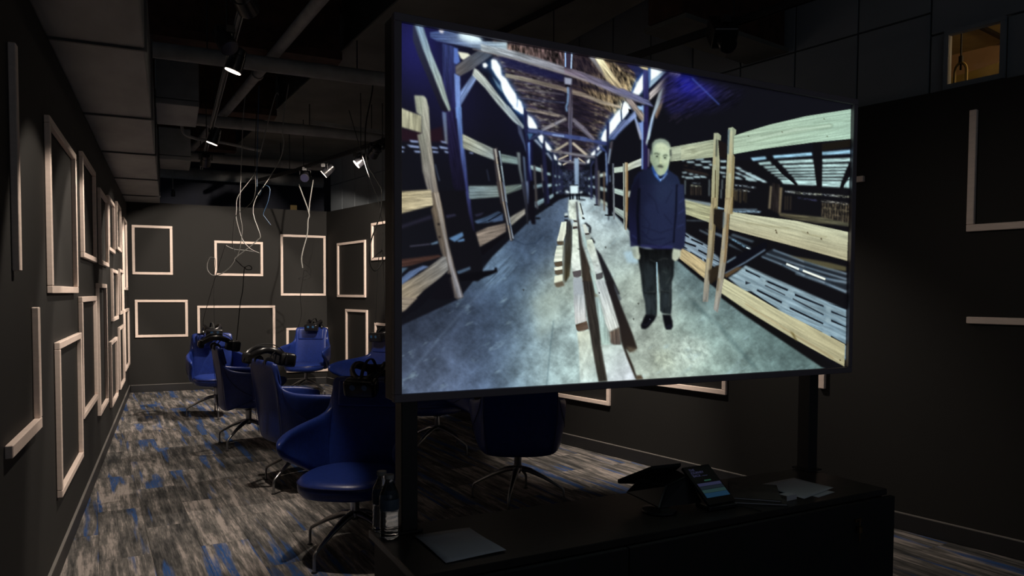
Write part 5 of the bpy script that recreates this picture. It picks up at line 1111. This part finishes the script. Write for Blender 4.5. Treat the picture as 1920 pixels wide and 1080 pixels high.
obj('tablet_foot', B().box((1.565 - 1.40, 1.84 - 1.872, .007), (.11, .07, .014)).mesh('tablet_foot', bevel=.003), st, M['black'])
tag(obj('charging_cable', B().tube(catmull([(1.60, 1.83, ZC + .004), (1.64, 1.80, ZC + .003), (1.655, 1.76, ZC + .003), (1.66, 1.742, ZC + .002)], 5), .0022, 6).mesh('charging_cable', smooth=True), None, M['k']), 'thin black wire trailing from the tablet to the desk edge', 'cable')
# water bottles
for (x, y, h, lb) in ((.541, 1.968, .175, 'clear plastic water bottle close behind the left post'), (.538, 2.035, .17, 'second clear water bottle farther behind the left post')):
    t = thing('water_bottle', lb, 'bottle', (x, y, ZC), group='water bottles behind the left post')
    pr = [(.001, .001), (.022, .001), (.026, .006)]
    for k in range(9): pr += [(.026 if k % 2 else .0245, .010 + k * .007)]
    pr += [(.0265, .078), (.0265, .112), (.0245, .125), (.016, h - .03), (.011, h - .018), (.011, h - .012), (.0005, h - .012)]
    obj('bottle_wall', B().lathe(pr, n=24, cap=False).mesh('bottle_wall', smooth=True), t, M['bottle'])
    obj('bottle_label', B().lathe([(.0270, .080), (.0272, .082), (.0272, .108), (.0270, .110)], n=24, cap=False).mesh('bottle_label', smooth=True), t, M['label'])
    obj('bottle_cap', B().lathe([(.0005, h - .011), (.0135, h - .011), (.0135, h), (.0005, h)], n=16).mesh('bottle_cap', smooth=True), t, M['greyp'])

# ---------------------------------------------------------------- blue swivel chairs
CB_ = [(-.262, 0, .345), (-.258, .12, .345), (-.240, .195, .35), (-.228, .222, .352), (-.20, .25, .36), (-.15, .275, .378), (-.08, .288, .41), (.02, .298, .455), (.135, .31, .51), (.245, .318, .56)]
CT_ = [(-.318, 0, .940), (-.316, .12, .940), (-.311, .205, .938), (-.303, .232, .915), (-.268, .240, .80), (-.235, .262, .738), (-.13, .312, .712), (.03, .336, .700), (.175, .342, .684), (.285, .330, .652)]
ROWS = 6
def ctrl(j, r):
    sgn = -1 if j < 0 else 1; k = abs(j); v = r / (ROWS - 1)
    b, t_ = Vector(CB_[k]), Vector(CT_[k]); p = b.lerp(t_, v)
    bul = math.sin(math.pi * v)
    if k <= 2: p.x += .030 * bul
    elif k < 9: p.y += .012 * bul
    else: p.x += .03 * bul
    return Vector((p.x, p.y * sgn, p.z))
def S_(u, v):
    j0 = max(-9, min(8, math.floor(u))); fu = u - j0; r_ = v * (ROWS - 1); r0 = max(0, min(ROWS - 2, math.floor(r_))); fr = r_ - r0
    return (ctrl(j0, r0) * (1 - fu) + ctrl(j0 + 1, r0) * fu) * (1 - fr) + (ctrl(j0, r0 + 1) * (1 - fu) + ctrl(j0 + 1, r0 + 1) * fu) * fr
def SN_(u, v):
    a = S_(min(9, u + .1), v) - S_(max(-9, u - .1), v); b = S_(u, min(1, v + .05)) - S_(u, max(0, v - .05))
    n = a.cross(b).normalized(); p = S_(u, v)
    return n if n.dot(Vector((p.x - .1 if abs(u) < 3 else p.x * .3, p.y, 0))) > 0 else -n
shell = B(); vs = []
NJ = 19
for r in range(ROWS):
    for j in range(-9, 10): vs.append(ctrl(j, r))
fs = [[r * NJ + i, r * NJ + i + 1, (r + 1) * NJ + i + 1, (r + 1) * NJ + i] for r in range(ROWS - 1) for i in range(NJ - 1)]
me = bpy.data.meshes.new('shell'); me.from_pydata([tuple(p) for p in vs], [], fs); me.update()
bm = bmesh.new(); bm.from_mesh(me); bmesh.ops.recalc_face_normals(bm, faces=bm.faces)
bm.faces.ensure_lookup_table(); f0 = bm.faces[9]
if f0.normal.dot(Vector((-1, 0, 0))) < 0: bmesh.ops.reverse_faces(bm, faces=bm.faces)
bm.to_mesh(me); bm.free(); me.polygons.foreach_set('use_smooth', [True] * len(me.polygons))
SHELL = me; SHELL.materials.append(M['blue'])
def ring_pts(rx, ry, cx, z, pw=2.6, n=48):
    out = []
    for k in range(n + 1):
        q = 2 * math.pi * k / n; a, b = math.cos(q), math.sin(q)
        out.append((cx + rx * math.copysign(abs(a) ** (2 / pw), a), ry * math.copysign(abs(b) ** (2 / pw), b), z))
    return out
SEAT = B().lathe([(.001, .474), (.55, .472), (.82, .468), (.94, .458), (.99, .442), (1., .42), (.985, .395), (.93, .375), (.80, .366), (.001, .366)], (.070, 0, 0), 48, cap=False, sx=.275, sy=.256, pw=2.6).mesh('seat', smooth=True)
SEAM = B().tube(ring_pts(.275, .256, .070, .441, 2.6), .0028, 6, cap=False).mesh('seam', smooth=True)
pv = []; pf = []; pn = 13
for r in range(7):
    for i in range(pn):
        u = -1.75 + 3.5 * i / (pn - 1); v = .70 + .25 * r / 6
        pv.append(S_(u, v) - SN_(u, v) * .052)
for r in range(6):
    for i in range(pn - 1): a = r * pn + i; pf.append([a, a + 1, a + pn + 1, a + pn])
HP = bpy.data.meshes.new('head_pad'); HP.from_pydata([tuple(p) for p in pv], [], pf); HP.update(); HP.polygons.foreach_set('use_smooth', [True] * len(HP.polygons)); HP.materials.append(M['blue'])
def shell_line(pts, off=.002, r=.0022):
    P = catmull([S_(u, v) + SN_(u, v) * off for u, v in pts], 5); return B().tube(P, r, 6).mesh('seam', smooth=True)
SEAMS = [shell_line([(s * 4.6, .96), (s * 4.9, .80), (s * 5.4, .6), (s * 6.1, .38), (s * 6.9, .12)]) for s in (-1, 1)] + [shell_line([(s * 3.4, .85), (s * 3.2, .6), (s * 3.0, .35), (s * 2.6, .03)]) for s in (-1, 1)]
PLATE = B().lathe([(.001, .365), (.13, .364), (.14, .355), (.10, .345), (.045, .335), (.035, .325), (.001, .325)], n=24, cap=False).mesh('under_plate', smooth=True)
COLM = B().lathe([(.024, .225), (.026, .23), (.026, .335), (.022, .336)], n=20).mesh('column', smooth=True)
HUB = B().lathe([(.001, .188), (.018, .189), (.022, .20), (.040, .212), (.040, .232), (.030, .242), (.001, .243)], n=20, cap=False).mesh('hub', smooth=True)
LEG = B().tube([(.025, 0, .222), (.08, 0, .212), (.18, 0, .170), (.27, 0, .122), (.308, 0, .100), (.318, 0, .086), (.320, 0, .06), (.320, 0, .004)], [.024, .023, .017, .0125, .011, .0095, .009, .009], 10, flat=.8).mesh('leg', smooth=True)
GLIDE = B().lathe([(.001, 0), (.016, .0), (.016, .004), (.008, .007), (.001, .007)], (.320, 0, 0), 14, cap=False).mesh('glide', smooth=True)
def make_chair(x, y, face, base, label):
    c = thing('swivel_chair', label, 'chair', (x, y, 0), 0, 'blue leather swivel chairs')
    s = obj('shell', SHELL, c, None, (0, 0, 0), face)
    md = s.modifiers.new('thickness', 'SOLIDIFY'); md.thickness = .046; md.offset = -1; md.use_even_offset = False
    md = s.modifiers.new('round', 'SUBSURF'); md.levels = 2; md.render_levels = 2
    for m_ in SEAMS: obj('seam', m_, s, M['blue_dark'])
    h = obj('head_pad', HP, c, None, (0, 0, 0), face); md = h.modifiers.new('t', 'SOLIDIFY'); md.thickness = .022; md.offset = 0; md = h.modifiers.new('r', 'SUBSURF'); md.levels = 1; md.render_levels = 1
    st_ = obj('seat', SEAT, c, M['blue'], (0, 0, 0), face); obj('seam', SEAM, st_, M['blue_dark'])
    obj('under_plate', PLATE, c, M['black'], (0, 0, 0), face); obj('column', COLM, c, M['chrome']); obj('hub', HUB, c, M['chrome'])
    for k in range(4):
        lg = obj('leg', LEG, c, M['chrome'], (0, 0, 0), R(base + 90 * k)); obj('glide', GLIDE, lg, M['black'])
    return c
CHAIRS = dict(
    A=(.487, 9.22, -84, 0, 'blue swivel chair facing the camera at the back left, nearest the left wall corner'),
    B=(.665, 7.32, 4, 50, 'blue swivel chair turned right, second from the back in the left row'),
    C=(.88, 5.64, 14, 45, 'blue swivel chair turned right with its tall back outside towards the camera'),
    D=(.905, 3.99, -122, 38, 'nearest blue swivel chair, its seat and left arm beside the display post'),
    E=(1.70, 10.42, -116, 40, 'blue swivel chair against the back wall, farthest of all'),
    F=(1.93, 7.85, -152, 40, 'dark shaded blue swivel chair half hidden by the left edge of the display'),
    G=(2.17, 6.29, -170, 35, 'blue swivel chair behind the display with only seat bottom and legs showing'),
    H=(2.17, 4.59, 68, 54, 'blue swivel chair seen from behind under the middle of the display'))
for k, a in CHAIRS.items(): make_chair(a[0], a[1], R(a[2]), a[3], a[4])

# ---------------------------------------------------------------- headsets resting on the chair backs
def rbox(c, d, bev): return B().box(c, d).mesh('b', bevel=bev, seg=3)
def oval(rx, ry, cx, z0, dz, n=28, a0=0, a1=2 * math.pi):
    return [(cx + rx * math.cos(a0 + (a1 - a0) * k / n), ry * math.sin(a0 + (a1 - a0) * k / n), z0 + dz * math.cos(a0 + (a1 - a0) * k / n)) for k in range(n + 1)]
VIS = rbox((.155, 0, -.02), (.085, .185, .10), .022); GAS = rbox((.100, 0, -.02), (.04, .165, .088), .014)
for m_ in (VIS, GAS): m_.polygons.foreach_set('use_smooth', [True] * len(m_.polygons)); m_.set_sharp_from_angle(angle=R(40))
HALO = B().tube([(-.01 + .13 * math.cos(q), .090 * math.sin(q), .04 - .035 * max(0, math.cos(q)) ** 2 - .075 * max(0, -math.cos(q)) ** 2) for q in [i * math.pi / 15 for i in range(31)]], .013, 8, cap=False, flat=1.9).mesh('strap', smooth=True)
TOP = B().tube(catmull([(.13, 0, .03), (.08, 0, .068), (0, 0, .080), (-.08, 0, .058), (-.13, 0, .0)], 4), .010, 8, flat=.35).mesh('top_strap', smooth=True)
PADB = rbox((-.132, 0, -.035), (.045, .11, .075), .014)
KNOB = B().lathe([(.001, -.150), (.022, -.150), (.026, -.146), (.026, -.138), (.001, -.138)], (0, 0, 0), 16, m=Matrix.Rotation(R(90), 4, 'Y') @ Matrix.Translation((.035, 0, -.012)), cap=False).mesh('knob', smooth=True)
def disc_x(x, y, z, r, t): return B().lathe([(r * .62, 0), (r, 0), (r, t), (r * .62, t)], (0, 0, 0), 20, m=Matrix.Translation((x, y, z)) @ Matrix.Rotation(R(90), 4, 'Y'))
RINGS = [disc_x(.197, y, -.005, .016, .003).mesh('camera_ring', smooth=True) for y in (-.034, .034)]
LENS = [B().lathe([(.001, 0), (.0095, 0), (.0095, .0025), (.001, .003)], m=Matrix.Translation((.197, y, -.005)) @ Matrix.Rotation(R(90), 4, 'Y'), n=16).mesh('camera_lens', smooth=True) for y in (-.034, .034)]
EARS = [B().lathe([(.001, -.012), (.030, -.012), (.034, -.004), (.034, .008), (.024, .012), (.001, .012)], m=Matrix.Translation((-.01, s * .102, -.045)) @ Matrix.Rotation(R(90), 4, 'X'), n=20).mesh('earphone', smooth=True) for s in (-1, 1)]
ARMS = [B().tube([(.02, s * .098, .03), (-.005, s * .104, -.01), (-.01, s * .103, -.045)], .008, 8, flat=.5).mesh('earphone_arm', smooth=True) for s in (-1, 1)]
def headset(ch, label, dx=-.27, dz=.965, dyaw=0., tilt=8., light=False, dy=0.):
    x, y, f = CHAIRS[ch][:3]; f = R(f)
    loc = Vector((x + dx * math.cos(f) - dy * math.sin(f), y + dx * math.sin(f) + dy * math.cos(f), dz))
    h = thing('vr_headset', label, 'headset', loc, 0, 'black headsets on the chair backs'); h.rotation_euler = (0, R(tilt), f + R(dyaw))
    v = obj('visor', VIS, h, M['black']); obj('face_gasket', GAS, h, M['matt'])
    for m_ in RINGS: obj('camera_ring', m_, v, M['ring'])
    for m_ in LENS: obj('camera_lens', m_, v, M['lens'])
    obj('strap', HALO, h, M['black']); obj('top_strap', TOP, h, M['matt']); obj('rear_pad', PADB, h, M['matt']); obj('knob', KNOB, h, M['greyp' if light else 'black'])
    for m_, n_ in zip(EARS, ARMS): obj('earphone', m_, h, M['black']); obj('earphone_arm', n_, h, M['greyp' if light else 'black'])
headset('A', 'black headset with camera dots propped on the back left chair', dx=-.27, dz=.985)
headset('B', 'black headset astride the second left chair, strap hanging to the left', dx=-.27, dz=.97)
headset('C', 'black headset astride the third left chair with a pale ear hinge', dx=-.26, dz=.975, light=True)
headset('D', 'black headset with two blue rings on the nearest chair beside the post', dx=-.25, dz=.96, tilt=16)
headset('E', 'black headset on top of the farthest chair by the back wall', dx=-.27, dz=.985, dy=.04)
headset('F', 'dark headset on the shaded chair half hidden by the display', dx=-.27, dz=.985)

# ---------------------------------------------------------------- cables hanging from overhead
CABLES = [
     ('headset_cable', [(0.354, 8.9, 0.967), (0.34, 8.9, 1.099), (0.382, 8.9, 1.274), (0.472, 8.9, 1.593), (0.563, 8.9, 1.902), (0.584, 8.9, 1.952)], 0.004, 'k', 'thin black cable slanting from the back left chair headset up to a small clip'),
     ('headset_cable', [(0.474, 9.2, 1.007), (0.469, 9.2, 1.292), (0.475, 9.2, 1.598), (0.488, 9.2, 1.757), (0.485, 9.2, 1.814)], 0.003, 'k', 'thin black cable hanging straight down to the back left chair headset'),
     ('cable_loop', [(0.459, 8.7, 1.792), (0.409, 8.7, 1.8), (0.379, 8.7, 1.737), (0.383, 8.7, 1.662), (0.432, 8.7, 1.608), (0.512, 8.7, 1.622), (0.598, 8.7, 1.688), (0.655, 8.7, 1.773), (0.666, 8.7, 1.803), (0.758, 8.7, 1.881), (0.821, 8.7, 1.932), (0.905, 8.7, 2.011), (0.926, 8.7, 2.067), (0.855, 8.7, 2.299), (0.888, 8.7, 2.475), (1.015, 8.7, 2.679), (1.143, 8.7, 2.908), (1.187, 8.7, 3.087), (1.177, 8.7, 3.218), (1.2, 8.7, 3.461), (1.279, 8.7, 3.952), (1.324, 8.7, 4.264), (1.337, 8.7, 4.659)], 0.006, 'w', 'long white cable swinging down into a round loop by the small wide wall frame'),
     ('hanging_cable', [(1.123, 8.6, 3.6), (1.093, 8.6, 3.6), (1.008, 8.6, 3.29), (0.922, 8.6, 2.938), (0.859, 8.6, 2.719), (0.694, 8.6, 2.473), (0.673, 8.6, 2.323), (0.672, 8.6, 2.213), (0.729, 8.6, 2.007), (0.808, 8.6, 1.905), (0.908, 8.6, 1.855)], 0.006, 'w', 'pale hanging cable ending in a curved free end before the small wide wall frame'),
     ('hanging_cable', [(0.773, 8.5, 3.6), (0.743, 8.5, 3.284), (0.731, 8.5, 3.032), (0.714, 8.5, 2.652), (0.699, 8.5, 2.314), (0.722, 8.5, 2.104), (0.7, 8.5, 1.917), (0.67, 8.5, 1.813)], 0.005, 'w', 'straight pale hanging cable, leftmost of the bundle over the chairs'),
     ('hanging_cable', [(0.88, 8.4, 3.6), (0.85, 8.4, 2.857), (0.837, 8.4, 2.437), (0.653, 8.4, 2.235), (0.626, 8.4, 2.072), (0.616, 8.4, 1.95), (0.638, 8.4, 1.849)], 0.004, 'k', 'dark cable hanging beside the pale cable bundle over the chairs'),
     ('blue_cable', [(0.887, 8.3, 3.6), (0.857, 8.3, 2.51), (0.927, 8.3, 2.56), (0.987, 8.3, 2.529), (0.966, 8.3, 2.392), (0.919, 8.3, 2.264), (0.937, 8.3, 2.219), (0.992, 8.3, 2.144)], 0.005, 'b', 'blue cable with a hooked free end hanging under the ceiling pipes'),
     ('headset_cable', [(0.581, 7.6, 1.74), (0.626, 7.6, 1.694), (0.661, 7.6, 1.666), (0.702, 7.6, 1.684), (0.729, 7.6, 1.667), (0.724, 7.6, 1.646), (0.679, 7.6, 1.646), (0.663, 7.6, 1.66), (0.646, 7.6, 1.447), (0.622, 7.6, 1.314), (0.593, 7.6, 1.028), (0.583, 7.6, 0.943)], 0.0045, 'k', 'black cable with a small coil running down to the second left chair headset'),
     ('cable_end', [(0.584, 8.9, 1.952), (0.604, 8.9, 1.936), (0.682, 8.9, 1.906), (0.776, 8.9, 1.9), (0.892, 8.9, 1.887)], 0.004, 'w', 'short white cable end resting sideways inside the small wide wall frame'),
     ('hanging_cable', [(1.582, 10.2, 2.862), (1.71, 10.2, 2.504), (1.699, 10.2, 2.391), (1.688, 10.2, 2.207), (1.616, 10.2, 1.919), (1.625, 10.2, 1.756)], 0.008, 'w', 'white cable hanging before the tall back wall frame, left arm of the Y'),
     ('hanging_cable', [(1.772, 10.2, 2.935), (1.724, 10.2, 2.637), (1.714, 10.2, 2.504)], 0.008, 'w', 'white cable meeting another in a Y over the back right chair'),
     ('headset_cable', [(1.636, 10.2, 1.838), (1.675, 10.2, 1.798), (1.725, 10.2, 1.758), (1.715, 10.2, 1.675), (1.575, 10.2, 1.616), (1.654, 10.2, 1.601), (1.735, 10.2, 1.645), (1.655, 10.2, 1.732), (1.635, 10.2, 1.674), (1.624, 10.2, 1.592), (1.593, 10.2, 1.367), (1.607, 10.2, 1.141), (1.561, 10.2, 0.967)], 0.005, 'k', 'curled thin cable dropping to the headset on the back centre chair'),
     ('hanging_cable', [(1.855, 7.7, 4.318), (1.875, 7.7, 4.12), (1.947, 7.7, 3.848), (1.946, 7.7, 3.544), (1.873, 7.7, 3.151), (1.882, 7.7, 2.786), (1.958, 7.7, 2.646), (2.015, 7.7, 2.554), (2.04, 7.7, 2.492), (2.023, 7.7, 2.251), (1.924, 7.7, 1.959), (1.907, 7.7, 1.75), (1.964, 7.7, 1.655), (2.038, 7.7, 1.737), (2.047, 7.7, 1.866), (2.014, 7.7, 1.849)], 0.007, 'k', 'thick black cable looping down beside the left edge of the big display'),
     ('hanging_cable', [(1.743, 7.9, 3.343), (1.764, 7.9, 3.283), (1.931, 7.9, 2.737), (2.059, 7.9, 2.409), (2.079, 7.9, 2.273), (2.109, 7.9, 2.142), (2.091, 7.9, 1.894), (2.049, 7.9, 1.728), (2.022, 7.9, 1.099)], 0.004, 'k', 'thin black cable slanting down just left of the thick looped cable'),
     ('headset_cable', [(1.953, 7.75, 1.786), (2.052, 7.75, 1.866), (2.068, 7.75, 1.756), (2.083, 7.75, 1.153)], 0.004, 'k', 'thin black cable dropping to the headset of the dark chair left of the display'),
]
seen = {}
for name, pts, r, mt, lb in CABLES:
    o = tag(obj(name, B().tube(catmull(pts, 5), r, 6).mesh(name, smooth=True), None, M[mt]), lb, 'cable', 'cables hanging over the chairs')
